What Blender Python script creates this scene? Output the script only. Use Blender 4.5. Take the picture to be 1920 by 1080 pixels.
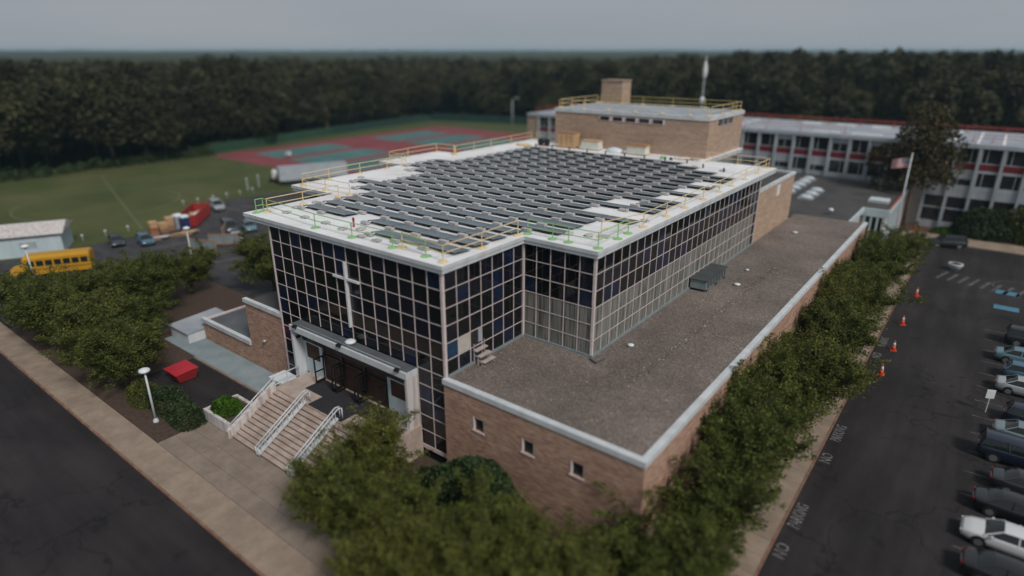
import bpy, bmesh, math, random
import numpy as np
from mathutils import Vector, Matrix

R = math.radians
for o in list(bpy.data.objects):
    bpy.data.objects.remove(o, do_unlink=True)
SC = bpy.context.scene
COL = SC.collection

# ------------------------------------------------------------------ camera
CAM_LOC = Vector((25.477, -25.975, 26.984))
YAW, PITCH, FPX = 0.657, 0.364, 1166.942
cam_d = bpy.data.cameras.new('camera')
cam = bpy.data.objects.new('camera', cam_d)
COL.objects.link(cam)
cam.location = CAM_LOC
cam.rotation_euler = (math.pi / 2 - PITCH, 0, YAW)
cam_d.sensor_fit = 'HORIZONTAL'
cam_d.sensor_width = 36.0
cam_d.lens = 36.0 * FPX / 1920.0
cam_d.clip_start = 0.5
cam_d.clip_end = 20000
cam_d.dof.use_dof = True
cam_d.dof.focus_distance = 51.0
cam_d.dof.aperture_fstop = (cam_d.lens / 1000.0) / 0.55
SC.camera = cam

# ------------------------------------------------------------------ world, sun, exposure
SUN_DIR = Vector((0.66, -0.24, 0.71)).normalized()
SUN_EL = math.asin(SUN_DIR.z)
SUN_AZ = math.atan2(SUN_DIR.x, SUN_DIR.y)
world = bpy.data.worlds.new('World')
SC.world = world
world.use_nodes = True
wn, wl = world.node_tree.nodes, world.node_tree.links
wn.clear()
w_out = wn.new('ShaderNodeOutputWorld')
w_bg = wn.new('ShaderNodeBackground')
w_bg.inputs['Strength'].default_value = 0.061
w_sky = wn.new('ShaderNodeTexSky')
w_sky.sky_type = 'NISHITA'
w_sky.sun_disc = False
w_sky.sun_elevation = SUN_EL
w_sky.sun_rotation = SUN_AZ
w_sky.dust_density = 3.0
w_tc = wn.new('ShaderNodeTexCoord')
w_map = wn.new('ShaderNodeMapping')
w_map.inputs['Scale'].default_value = (1.2, 1.2, 5.0)
w_noise = wn.new('ShaderNodeTexNoise')
w_noise.inputs['Scale'].default_value = 1.3
w_noise.inputs['Detail'].default_value = 4.0
w_ramp = wn.new('ShaderNodeValToRGB')
w_ramp.color_ramp.elements[0].position = 0.3
w_ramp.color_ramp.elements[0].color = (2.95, 3.32, 3.72, 1)
w_ramp.color_ramp.elements[1].position = 0.72
w_ramp.color_ramp.elements[1].color = (3.62, 3.80, 4.05, 1)
w_mix = wn.new('ShaderNodeMix')
w_mix.data_type = 'RGBA'
w_mix.inputs['Factor'].default_value = 0.975
wl.new(w_tc.outputs['Generated'], w_map.inputs['Vector'])
wl.new(w_map.outputs['Vector'], w_noise.inputs['Vector'])
wl.new(w_noise.outputs['Fac'], w_ramp.inputs['Fac'])
wl.new(w_sky.outputs['Color'], w_mix.inputs[6])
wl.new(w_ramp.outputs['Color'], w_mix.inputs[7])
wl.new(w_mix.outputs[2], w_bg.inputs['Color'])
wl.new(w_bg.outputs['Background'], w_out.inputs['Surface'])

sun_d = bpy.data.lights.new('sun', 'SUN')
sun_d.energy = 1.5
sun_d.angle = R(13)
sun_d.color = (1.0, 0.94, 0.88)
sun = bpy.data.objects.new('sun', sun_d)
COL.objects.link(sun)
sun.location = (60, 20, 120)
sun.rotation_euler = SUN_DIR.to_track_quat('Z', 'Y').to_euler()

SC.view_settings.view_transform = 'Standard'
SC.view_settings.look = 'None'
SC.view_settings.exposure = 0.65
SC.view_settings.gamma = 1.0
SC.view_settings.use_curve_mapping = False
SC.render.engine = 'CYCLES'
SC.cycles.max_bounces = 6
SC.cycles.diffuse_bounces = 3
SC.cycles.glossy_bounces = 3
SC.cycles.transmission_bounces = 4
SC.cycles.volume_bounces = 2
SC.cycles.use_denoising = True

# ------------------------------------------------------------------ materials
def mat(name, c1, c2=None, scale=1.0, rough=0.8, detail=5.0, bump=0.0, bscale=None, metal=0.0,
        spec=0.4, stretch=(1, 1, 1), lo=0.35, hi=0.65, c3=None, s3=0.1, f3=0.6):
    m = bpy.data.materials.new(name)
    m.use_nodes = True
    n, l = m.node_tree.nodes, m.node_tree.links
    b = n['Principled BSDF']
    b.inputs['Roughness'].default_value = rough
    b.inputs['Metallic'].default_value = metal
    b.inputs['Specular IOR Level'].default_value = spec
    if c2 is None and not bump:
        b.inputs['Base Color'].default_value = (*c1, 1)
        return m
    g = n.new('ShaderNodeNewGeometry')
    mp = n.new('ShaderNodeMapping')
    mp.inputs['Scale'].default_value = stretch
    l.new(g.outputs['Position'], mp.inputs['Vector'])
    t = n.new('ShaderNodeTexNoise')
    t.inputs['Scale'].default_value = scale
    t.inputs['Detail'].default_value = detail
    t.inputs['Roughness'].default_value = 0.62
    l.new(mp.outputs['Vector'], t.inputs['Vector'])
    r = n.new('ShaderNodeValToRGB')
    r.color_ramp.elements[0].position = lo
    r.color_ramp.elements[1].position = hi
    r.color_ramp.elements[0].color = (*c1, 1)
    r.color_ramp.elements[1].color = (*(c2 or c1), 1)
    l.new(t.outputs['Fac'], r.inputs['Fac'])
    out = r.outputs['Color']
    if c3 is not None:
        t3 = n.new('ShaderNodeTexNoise')
        t3.inputs['Scale'].default_value = s3
        t3.inputs['Detail'].default_value = 6.0
        l.new(mp.outputs['Vector'], t3.inputs['Vector'])
        r3 = n.new('ShaderNodeValToRGB')
        r3.color_ramp.elements[0].position = 0.45
        r3.color_ramp.elements[1].position = 0.7
        r3.color_ramp.elements[0].color = (0, 0, 0, 1)
        r3.color_ramp.elements[1].color = (f3, f3, f3, 1)
        l.new(t3.outputs['Fac'], r3.inputs['Fac'])
        mx = n.new('ShaderNodeMix')
        mx.data_type = 'RGBA'
        l.new(r3.outputs['Color'], mx.inputs['Factor'])
        l.new(out, mx.inputs[6])
        mx.inputs[7].default_value = (*c3, 1)
        out = mx.outputs[2]
    l.new(out, b.inputs['Base Color'])
    if bump:
        t2 = n.new('ShaderNodeTexNoise')
        t2.inputs['Scale'].default_value = bscale or scale * 6
        t2.inputs['Detail'].default_value = 3.0
        l.new(mp.outputs['Vector'], t2.inputs['Vector'])
        bp = n.new('ShaderNodeBump')
        bp.inputs['Strength'].default_value = bump
        bp.inputs['Distance'].default_value = 0.05
        l.new(t2.outputs['Fac'], bp.inputs['Height'])
        l.new(bp.outputs['Normal'], b.inputs['Normal'])
    return m

def brick_mat(name, c1, c2, mortar, c_low=None):
    m = bpy.data.materials.new(name)
    m.use_nodes = True
    n, l = m.node_tree.nodes, m.node_tree.links
    b = n['Principled BSDF']
    b.inputs['Roughness'].default_value = 0.88
    b.inputs['Specular IOR Level'].default_value = 0.25
    g = n.new('ShaderNodeNewGeometry')
    s = n.new('ShaderNodeSeparateXYZ')
    l.new(g.outputs['Position'], s.inputs['Vector'])
    a = n.new('ShaderNodeMath'); a.operation = 'ADD'
    l.new(s.outputs['X'], a.inputs[0]); l.new(s.outputs['Y'], a.inputs[1])
    c = n.new('ShaderNodeCombineXYZ')
    l.new(a.outputs[0], c.inputs['X']); l.new(s.outputs['Z'], c.inputs['Y'])
    bt = n.new('ShaderNodeTexBrick')
    bt.inputs['Scale'].default_value = 1.0
    bt.inputs['Brick Width'].default_value = 0.42
    bt.inputs['Row Height'].default_value = 0.125
    bt.inputs['Mortar Size'].default_value = 0.010
    bt.inputs['Mortar Smooth'].default_value = 0.3
    bt.inputs['Bias'].default_value = -0.1
    bt.inputs['Color1'].default_value = (*c1, 1)
    bt.inputs['Color2'].default_value = (*c2, 1)
    bt.inputs['Mortar'].default_value = (*mortar, 1)
    l.new(c.outputs['Vector'], bt.inputs['Vector'])
    t = n.new('ShaderNodeTexNoise')
    t.inputs['Scale'].default_value = 0.55
    t.inputs['Detail'].default_value = 8.0
    t.inputs['Roughness'].default_value = 0.7
    mpb = n.new('ShaderNodeMapping'); mpb.inputs['Scale'].default_value = (1, 1, 5)
    l.new(g.outputs['Position'], mpb.inputs['Vector']); l.new(mpb.outputs['Vector'], t.inputs['Vector'])
    mr = n.new('ShaderNodeMapRange')
    mr.inputs['From Min'].default_value = 0.3; mr.inputs['From Max'].default_value = 0.7
    mr.inputs['To Min'].default_value = 0.78; mr.inputs['To Max'].default_value = 1.15
    l.new(t.outputs['Fac'], mr.inputs['Value'])
    mx = n.new('ShaderNodeMix'); mx.data_type = 'RGBA'; mx.blend_type = 'MULTIPLY'
    mx.inputs['Factor'].default_value = 1.0
    l.new(bt.outputs['Color'], mx.inputs[6]); l.new(mr.outputs['Result'], mx.inputs[7])
    l.new(mx.outputs[2], b.inputs['Base Color'])
    bp = n.new('ShaderNodeBump')
    bp.inputs['Strength'].default_value = 0.4; bp.inputs['Distance'].default_value = 0.01
    iv = n.new('ShaderNodeMath'); iv.operation = 'SUBTRACT'; iv.inputs[0].default_value = 1.0
    l.new(bt.outputs['Fac'], iv.inputs[1]); l.new(iv.outputs[0], bp.inputs['Height'])
    l.new(bp.outputs['Normal'], b.inputs['Normal'])
    return m

def leaf_mat(name, dark, light, trans=0.25, warm=None, big=None):
    m = bpy.data.materials.new(name)
    m.use_nodes = True
    n, l = m.node_tree.nodes, m.node_tree.links
    b = n['Principled BSDF']
    b.inputs['Roughness'].default_value = 0.6
    b.inputs['Specular IOR Level'].default_value = 0.25
    g = n.new('ShaderNodeNewGeometry')
    r = n.new('ShaderNodeValToRGB')
    r.color_ramp.elements[0].color = (*dark, 1)
    r.color_ramp.elements[1].color = (*light, 1)
    l.new(g.outputs['Random Per Island'], r.inputs['Fac'])
    t = n.new('ShaderNodeTexNoise')
    t.inputs['Scale'].default_value = 0.9
    t.inputs['Detail'].default_value = 4.0
    l.new(g.outputs['Position'], t.inputs['Vector'])
    oi = n.new('ShaderNodeObjectInfo')
    ad = n.new('ShaderNodeMath'); ad.operation = 'ADD'
    l.new(t.outputs['Fac'], ad.inputs[0])
    sc = n.new('ShaderNodeMath'); sc.operation = 'MULTIPLY'; sc.inputs[1].default_value = 0.5
    l.new(oi.outputs['Random'], sc.inputs[0]); l.new(sc.outputs[0], ad.inputs[1])
    mr = n.new('ShaderNodeMapRange')
    mr.inputs['From Min'].default_value = 0.4; mr.inputs['From Max'].default_value = 1.1
    l.new(ad.outputs[0], mr.inputs['Value'])
    mx = n.new('ShaderNodeMix'); mx.data_type = 'RGBA'
    l.new(mr.outputs['Result'], mx.inputs['Factor'])
    l.new(r.outputs['Color'], mx.inputs[6])
    w = warm or tuple(0.75 * c for c in light)
    mw = n.new('ShaderNodeMix'); mw.data_type = 'RGBA'; mw.inputs['Factor'].default_value = 0.55
    l.new(r.outputs['Color'], mw.inputs[6]); mw.inputs[7].default_value = (*w, 1)
    l.new(mw.outputs[2], mx.inputs[7])
    tc = n.new('ShaderNodeTexNoise'); tc.inputs['Scale'].default_value = big or 1.3; tc.inputs['Detail'].default_value = 2.0
    l.new(g.outputs['Position'], tc.inputs['Vector'])
    mc = n.new('ShaderNodeMapRange'); mc.inputs['From Min'].default_value = 0.36; mc.inputs['From Max'].default_value = 0.64
    mc.inputs['To Min'].default_value = 0.58; mc.inputs['To Max'].default_value = 1.32
    l.new(tc.outputs['Fac'], mc.inputs['Value'])
    mm = n.new('ShaderNodeMix'); mm.data_type = 'RGBA'; mm.blend_type = 'MULTIPLY'; mm.inputs['Factor'].default_value = 1.0
    l.new(mx.outputs[2], mm.inputs[6]); l.new(mc.outputs['Result'], mm.inputs[7]); mx = mm
    l.new(mx.outputs[2], b.inputs['Base Color'])
    tr = n.new('ShaderNodeBsdfTranslucent')
    l.new(mx.outputs[2], tr.inputs['Color'])
    ms = n.new('ShaderNodeMixShader'); ms.inputs['Fac'].default_value = trans
    l.new(b.outputs['BSDF'], ms.inputs[1]); l.new(tr.outputs['BSDF'], ms.inputs[2])
    l.new(ms.outputs['Shader'], n['Material Output'].inputs['Surface'])
    return m

def curtain_mat(name):
    m = bpy.data.materials.new(name); m.use_nodes = True
    n, l = m.node_tree.nodes, m.node_tree.links
    b = n['Principled BSDF']
    b.inputs['Roughness'].default_value = 0.22
    b.inputs['Specular IOR Level'].default_value = 0.5
    g = n.new('ShaderNodeNewGeometry')
    s = n.new('ShaderNodeSeparateXYZ'); l.new(g.outputs['Position'], s.inputs['Vector'])
    a = n.new('ShaderNodeMath'); a.operation = 'ADD'
    l.new(s.outputs['X'], a.inputs[0]); l.new(s.outputs['Y'], a.inputs[1])
    c = n.new('ShaderNodeCombineXYZ'); l.new(a.outputs[0], c.inputs['X'])
    z = n.new('ShaderNodeMath'); z.operation = 'MULTIPLY'; z.inputs[1].default_value = 0.05
    l.new(s.outputs['Z'], z.inputs[0]); l.new(z.outputs[0], c.inputs['Y'])
    t = n.new('ShaderNodeTexNoise'); t.inputs['Scale'].default_value = 5.5; t.inputs['Detail'].default_value = 4
    l.new(c.outputs['Vector'], t.inputs['Vector'])
    r = n.new('ShaderNodeValToRGB')
    e = r.color_ramp.elements
    e[0].position = 0.36; e[0].color = (0.07, 0.07, 0.065, 1)
    e[1].position = 0.62; e[1].color = (0.24, 0.245, 0.225, 1)
    k = e.new(0.70); k.color = (0.20, 0.125, 0.10, 1)
    k = e.new(0.48); k.color = (0.155, 0.16, 0.145, 1)
    l.new(t.outputs['Fac'], r.inputs['Fac'])
    l.new(r.outputs['Color'], b.inputs['Base Color'])
    return m

M = {}
M['asphalt'] = mat('asphalt', (0.022, 0.0190, 0.0205), (0.032, 0.028, 0.029), 0.22, 0.9, 8, 0.25, 30, c3=(0.043, 0.038, 0.037), s3=0.06, f3=0.5)
M['asphalt_old'] = mat('asphalt_old', (0.045, 0.045, 0.050), (0.066, 0.066, 0.072), 0.25, 0.9, 8, 0.25, 30, c3=(0.10, 0.10, 0.10), s3=0.07, f3=0.5)
def asphalt_mat(name, base, light, stretch):
    m = bpy.data.materials.new(name); m.use_nodes = True
    n, l = m.node_tree.nodes, m.node_tree.links
    b = n['Principled BSDF']; b.inputs['Roughness'].default_value = 0.88; b.inputs['Specular IOR Level'].default_value = 0.3
    g = n.new('ShaderNodeNewGeometry')
    def noise(scale, detail, st=(1, 1, 1), rough=.6):
        mp = n.new('ShaderNodeMapping'); mp.inputs['Scale'].default_value = st; l.new(g.outputs['Position'], mp.inputs['Vector'])
        t = n.new('ShaderNodeTexNoise'); t.inputs['Scale'].default_value = scale; t.inputs['Detail'].default_value = detail; t.inputs['Roughness'].default_value = rough
        l.new(mp.outputs['Vector'], t.inputs['Vector']); return t.outputs['Fac']
    def ramp(src, p0, c0, p1, c1):
        r = n.new('ShaderNodeValToRGB'); r.color_ramp.elements[0].position = p0; r.color_ramp.elements[1].position = p1
        r.color_ramp.elements[0].color = (*c0, 1); r.color_ramp.elements[1].color = (*c1, 1); l.new(src, r.inputs['Fac']); return r.outputs['Color']
    def mul(a, c, f=1.0):
        x = n.new('ShaderNodeMix'); x.data_type = 'RGBA'; x.blend_type = 'MULTIPLY'; x.inputs['Factor'].default_value = f
        l.new(a, x.inputs[6]); l.new(c, x.inputs[7]); return x.outputs[2]
    col = ramp(noise(.12, 9), .32, base, .70, light)
    col = mul(col, ramp(noise(.55, 6, stretch, .7), .34, (.62, .62, .62), .68, (1.32, 1.30, 1.28)))
    col = mul(col, ramp(noise(.42, 3), .26, (.35, .35, .36), .37, (1, 1, 1)))
    v = n.new('ShaderNodeTexVoronoi'); v.feature = 'DISTANCE_TO_EDGE'; v.inputs['Scale'].default_value = .10
    mp = n.new('ShaderNodeMapping'); l.new(g.outputs['Position'], mp.inputs['Vector'])
    wv = n.new('ShaderNodeTexNoise'); wv.inputs['Scale'].default_value = .35; wv.inputs['Detail'].default_value = 6; l.new(g.outputs['Position'], wv.inputs['Vector'])
    ad = n.new('ShaderNodeMix'); ad.data_type = 'RGBA'; ad.blend_type = 'ADD'; ad.inputs['Factor'].default_value = 5.0; ad.clamp_factor = False
    l.new(mp.outputs['Vector'], ad.inputs[6]); l.new(wv.outputs['Color'], ad.inputs[7]); l.new(ad.outputs[2], v.inputs['Vector'])
    col = mul(col, ramp(v.outputs['Distance'], .002, (.52, .52, .53), .010, (1, 1, 1)))
    l.new(col, b.inputs['Base Color'])
    t2 = noise(28, 3); bp = n.new('ShaderNodeBump'); bp.inputs['Strength'].default_value = .3; bp.inputs['Distance'].default_value = .02
    l.new(t2, bp.inputs['Height']); l.new(bp.outputs['Normal'], b.inputs['Normal'])
    return m
M['asphalt'] = asphalt_mat('asphalt_street', (0.0165, 0.0140, 0.0158), (0.034, 0.029, 0.031), (.12, 1, 1))
M['asphalt_lot'] = asphalt_mat('asphalt_lot', (0.0175, 0.0152, 0.0165), (0.036, 0.032, 0.033), (1, .12, 1))
M['asphalt_old'] = asphalt_mat('asphalt_old', (0.034, 0.034, 0.039), (0.066, 0.066, 0.073), (.4, 1, 1))
M['concrete'] = mat('concrete', (0.24, 0.185, 0.14), (0.33, 0.26, 0.20), 0.8, 0.9, 8, 0.2, 20, c3=(0.17, 0.13, 0.10), s3=0.35, f3=0.45)
M['concrete2'] = mat('concrete2', (0.20, 0.158, 0.128), (0.275, 0.222, 0.182), 0.9, 0.9, 8, 0.2, 20, c3=(0.15, 0.12, 0.10), s3=0.5, f3=0.45)
M['kerb'] = mat('kerb', (0.16, 0.075, 0.05), (0.26, 0.16, 0.11), 1.2, 0.9, 6)
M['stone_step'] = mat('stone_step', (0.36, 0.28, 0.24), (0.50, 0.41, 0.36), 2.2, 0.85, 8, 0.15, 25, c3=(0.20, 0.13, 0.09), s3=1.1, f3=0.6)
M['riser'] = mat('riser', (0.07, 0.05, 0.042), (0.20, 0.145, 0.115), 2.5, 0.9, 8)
M['terrace'] = mat('terrace', (0.38, 0.30, 0.26), (0.50, 0.41, 0.36), 1.5, 0.8, 8, c3=(0.26, 0.19, 0.15), s3=0.6, f3=0.5)
M['soil'] = mat('soil', (0.050, 0.032, 0.024), (0.085, 0.055, 0.040), 3.0, 0.95, 8, 0.5, 15)
M['mulch_red'] = mat('mulch_red', (0.075, 0.03, 0.02), (0.12, 0.055, 0.04), 3.0, 0.95, 8, 0.5, 15)
M['ground'] = mat('ground', (0.035, 0.04, 0.018), (0.06, 0.06, 0.03), 0.05, 0.95, 8)
M['white_paint'] = mat('white_paint', (0.60, 0.62, 0.64), (0.70, 0.71, 0.72), 2.0, 0.6, 6)
M['white_trim'] = mat('white_trim', (0.50, 0.54, 0.57), (0.62, 0.65, 0.67), 1.2, 0.55, 8, stretch=(1, 1, 0.3), c3=(0.36, 0.36, 0.35), s3=0.9, f3=0.35)
M['wing_white_dimmed'] = mat('wing_white_dimmed', (0.33, 0.37, 0.41), (0.42, 0.46, 0.49), 1.2, 0.6, 8, stretch=(1, 1, 0.3), c3=(0.25, 0.27, 0.28), s3=0.7, f3=0.4)  # white trim dimmed for the vignette; the darkening is in the colour
M['blue_white'] = mat('blue_white', (0.40, 0.50, 0.54), (0.50, 0.59, 0.62), 1.2, 0.55, 8, stretch=(1, 1, 0.3))
M['stained_white'] = mat('stained_white', (0.55, 0.53, 0.52), (0.66, 0.65, 0.64), 1.2, 0.6, 8, stretch=(3, 3, 0.15), c3=(0.22, 0.10, 0.06), s3=1.2, f3=0.75)
M['membrane'] = mat('membrane', (0.72, 0.735, 0.76), (0.83, 0.84, 0.855), 0.55, 0.7, 8, c3=(0.50, 0.47, 0.43), s3=0.28, f3=0.45)
M['grey_roof'] = mat('grey_roof', (0.25, 0.285, 0.335), (0.32, 0.355, 0.40), 0.6, 0.7, 8, c3=(0.46, 0.48, 0.50), s3=0.25, f3=0.5)
M['dark_roof'] = mat('dark_roof', (0.045, 0.044, 0.046), (0.072, 0.070, 0.071), 0.3, 0.9, 8, 0.2, 20, c3=(0.10, 0.09, 0.085), s3=0.12, f3=0.4)
M['slate_roof'] = mat('slate_roof', (0.075, 0.085, 0.095), (0.11, 0.12, 0.13), 0.4, 0.85, 8)
M['mullion'] = mat('mullion', (0.56, 0.475, 0.465), (0.66, 0.575, 0.565), 2.0, 0.6, 5)
M['brick'] = brick_mat('brick', (0.49, 0.325, 0.235), (0.32, 0.16, 0.115), (0.33, 0.25, 0.205))
M['brick_tan'] = brick_mat('brick_tan', (0.46, 0.33, 0.245), (0.37, 0.25, 0.18), (0.40, 0.31, 0.25))
M['glass_dark'] = mat('glass_dark', (0.006, 0.007, 0.008), rough=0.04, spec=0.45)
M['glass_black'] = mat('glass_black', (0.007, 0.008, 0.013), (0.013, 0.014, 0.022), 0.9, 0.06, spec=0.4)
M['glass_navy'] = mat('glass_navy', (0.006, 0.011, 0.030), (0.010, 0.018, 0.045), 0.9, 0.12, spec=0.45)
M['glass_blue'] = mat('glass_blue', (0.012, 0.035, 0.075), (0.018, 0.05, 0.10), 0.9, 0.15, spec=0.45)
M['curtain'] = curtain_mat('curtain_glass')
M['window_glass'] = mat('window_glass', (0.014, 0.014, 0.016), (0.03, 0.03, 0.032), 0.8, 0.08, spec=0.5)
M['beige'] = mat('beige', (0.42, 0.39, 0.35), (0.48, 0.45, 0.41), 2.0, 0.6)
M['black_metal'] = mat('black_metal', (0.012, 0.012, 0.011), rough=0.35)
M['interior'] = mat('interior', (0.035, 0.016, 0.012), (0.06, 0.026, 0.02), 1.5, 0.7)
M['mat_dark'] = mat('mat_dark', (0.020, 0.019, 0.023), (0.028, 0.027, 0.031), 4.0, 0.95)
M['panel'] = mat('panel', (0.095, 0.136, 0.165), (0.122, 0.164, 0.194), 0.35, 0.30, 4, spec=0.6)
M['panel_back'] = mat('panel_back', (0.012, 0.012, 0.014), rough=0.7)
M['ballast'] = mat('ballast', (0.38, 0.37, 0.365), (0.48, 0.46, 0.46), 2.5, 0.9)
M['alu'] = mat('alu', (0.32, 0.34, 0.36), (0.40, 0.42, 0.44), 2.0, 0.45, metal=0.3)
M['yellow'] = mat('yellow', (0.66, 0.50, 0.25), (0.74, 0.58, 0.32), 3.0, 0.6)
M['yellow_deep'] = mat('yellow_deep', (0.48, 0.38, 0.12), (0.56, 0.45, 0.16), 3.0, 0.6)
M['green'] = mat('green', (0.20, 0.44, 0.16), (0.28, 0.52, 0.23), 3.0, 0.6)
M['red_rail'] = mat('red_rail', (0.34, 0.06, 0.05), (0.45, 0.09, 0.07), 3.0, 0.6)
M['red_panel'] = mat('red_panel', (0.135, 0.012, 0.020), (0.17, 0.018, 0.027), 1.0, 0.5)
M['red'] = mat('red', (0.40, 0.012, 0.025), (0.48, 0.02, 0.035), 1.0, 0.5)
M['dump_red'] = mat('dump_red', (0.26, 0.018, 0.022), (0.36, 0.03, 0.03), 1.2, 0.6, c3=(0.20, 0.06, 0.04), s3=0.8, f3=0.5)
M['orange'] = mat('orange', (0.62, 0.07, 0.03), (0.70, 0.09, 0.04), 2.0, 0.6)
M['navy'] = mat('navy', (0.018, 0.03, 0.10), (0.025, 0.04, 0.13), 1.0, 0.5)
M['blue_paint'] = mat('blue_paint', (0.055, 0.17, 0.25), (0.08, 0.22, 0.31), 1.5, 0.7)
M['line_paint'] = mat('line_paint', (0.085, 0.082, 0.082), (0.21, 0.205, 0.205), 3.0, 0.8, lo=0.4, hi=0.6)
M['line_faint'] = mat('line_faint', (0.05, 0.05, 0.05), (0.12, 0.12, 0.12), 2.0, 0.8, lo=0.4, hi=0.6)
M['line_tan'] = mat('line_tan', (0.20, 0.13, 0.09), (0.28, 0.19, 0.13), 2.0, 0.8)
M['patch'] = mat('patch', (0.050, 0.047, 0.046), (0.066, 0.062, 0.060), 1.0, 0.9, 6)
M['chalk'] = mat('chalk', (0.10, 0.12, 0.07), (0.17, 0.19, 0.13), 1.0, 0.9)
M['wood'] = mat('wood', (0.42, 0.27, 0.14), (0.56, 0.38, 0.21), 1.5, 0.8, stretch=(1, 1, 6))
M['wood_dk'] = mat('wood_dk', (0.26, 0.13, 0.08), (0.40, 0.23, 0.14), 1.5, 0.8)
M['foam'] = mat('foam', (0.56, 0.58, 0.50), (0.66, 0.67, 0.60), 1.5, 0.8)
M['step_wood'] = mat('step_wood', (0.38, 0.31, 0.29), (0.48, 0.40, 0.37), 3.0, 0.8)
M['unit'] = mat('unit', (0.20, 0.25, 0.265), (0.27, 0.32, 0.335), 1.0, 0.5, metal=0.2)
M['unit_top'] = mat('unit_top', (0.055, 0.065, 0.07), (0.085, 0.095, 0.10), 1.0, 0.5, metal=0.2)
M['ramp'] = mat('ramp', (0.19, 0.24, 0.26), (0.26, 0.31, 0.33), 0.5, 0.8, 6)
M['steel'] = mat('steel', (0.34, 0.38, 0.42), (0.44, 0.48, 0.52), 1.0, 0.4, metal=0.2)
M['trailer'] = mat('trailer', (0.33, 0.37, 0.42), (0.42, 0.46, 0.50), 0.7, 0.5)
M['trailer_bl'] = mat('trailer_bl', (0.19, 0.25, 0.29), (0.25, 0.31, 0.35), 0.7, 0.5)
M['bus'] = mat('bus', (0.44, 0.225, 0.010), (0.50, 0.265, 0.014), 0.8, 0.45)
M['tyre'] = mat('tyre', (0.012, 0.012, 0.012), rough=0.85)
M['rim'] = mat('rim', (0.28, 0.29, 0.30), rough=0.4, metal=0.6)
M['car_glass'] = mat('car_glass', (0.012, 0.016, 0.018), rough=0.06, spec=0.6)
M['tail'] = mat('tail', (0.30, 0.012, 0.014), rough=0.25)
M['head'] = mat('head', (0.55, 0.57, 0.58), rough=0.15)
M['bark'] = mat('bark', (0.060, 0.040, 0.030), (0.115, 0.08, 0.062), 6.0, 0.9, stretch=(1, 1, 0.3))
M['bark_dark'] = mat('bark_dark', (0.022, 0.017, 0.014), (0.045, 0.034, 0.027), 5.0, 0.9)
M['bark_pale'] = mat('bark_pale', (0.22, 0.16, 0.12), (0.30, 0.23, 0.18), 6.0, 0.9)
M['pole'] = mat('pole', (0.48, 0.52, 0.55), (0.56, 0.60, 0.62), 2.0, 0.45)
M['skylight'] = mat('skylight', (0.42, 0.47, 0.51), (0.50, 0.55, 0.58), 1.0, 0.3)
M['dome'] = mat('dome', (0.62, 0.68, 0.72), (0.70, 0.75, 0.78), 1.0, 0.3)
M['court_red'] = mat('court_red', (0.165, 0.038, 0.046), (0.22, 0.050, 0.058), 0.15, 0.9, 6, c3=(0.22, 0.075, 0.08), s3=0.08, f3=0.5)
M['court_green'] = mat('court_green', (0.045, 0.125, 0.125), (0.07, 0.17, 0.165), 0.12, 0.9, 6)
M['court_line'] = mat('court_line', (0.22, 0.30, 0.31), rough=0.9)
M['screen'] = mat('screen', (0.010, 0.036, 0.030), (0.017, 0.052, 0.042), 0.5, 0.9)
M['screen_pale'] = mat('screen_pale', (0.018, 0.055, 0.032), (0.026, 0.072, 0.042), 0.3, 0.9)
M['house'] = mat('house', (0.45, 0.40, 0.38), (0.55, 0.50, 0.47), 0.2, 0.8)
M['leaf_a'] = leaf_mat('leaf_a', (0.040, 0.052, 0.010), (0.148, 0.186, 0.036), 0.34, (0.180, 0.172, 0.036))
M['leaf_b'] = leaf_mat('leaf_b', (0.034, 0.054, 0.011), (0.136, 0.168, 0.032), 0.34, (0.150, 0.152, 0.032))
M['leaf_dark'] = leaf_mat('leaf_dark', (0.020, 0.042, 0.015), (0.062, 0.098, 0.034), 0.25)
M['leaf_lime'] = leaf_mat('leaf_lime', (0.030, 0.085, 0.006), (0.080, 0.17, 0.014), 0.3)
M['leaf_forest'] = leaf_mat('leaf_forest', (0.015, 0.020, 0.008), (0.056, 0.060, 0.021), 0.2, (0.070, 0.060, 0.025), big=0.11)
M['leaf_brown'] = leaf_mat('leaf_brown', (0.034, 0.032, 0.012), (0.082, 0.070, 0.026), 0.25, (0.095, 0.058, 0.028))

def grass_mat():
    m = mat('field_grass', (0.040, 0.056, 0.012), (0.062, 0.078, 0.018), 0.08, 0.95, 8, 0.4, 8, c3=(0.108, 0.102, 0.036), s3=0.05, f3=0.75)
    return m
M['field'] = grass_mat()
M['lawn'] = mat('lawn', (0.040, 0.060, 0.016), (0.07, 0.09, 0.028), 0.5, 0.95, 8, 0.5, 10, c3=(0.085, 0.075, 0.035), s3=0.3, f3=0.5)

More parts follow.
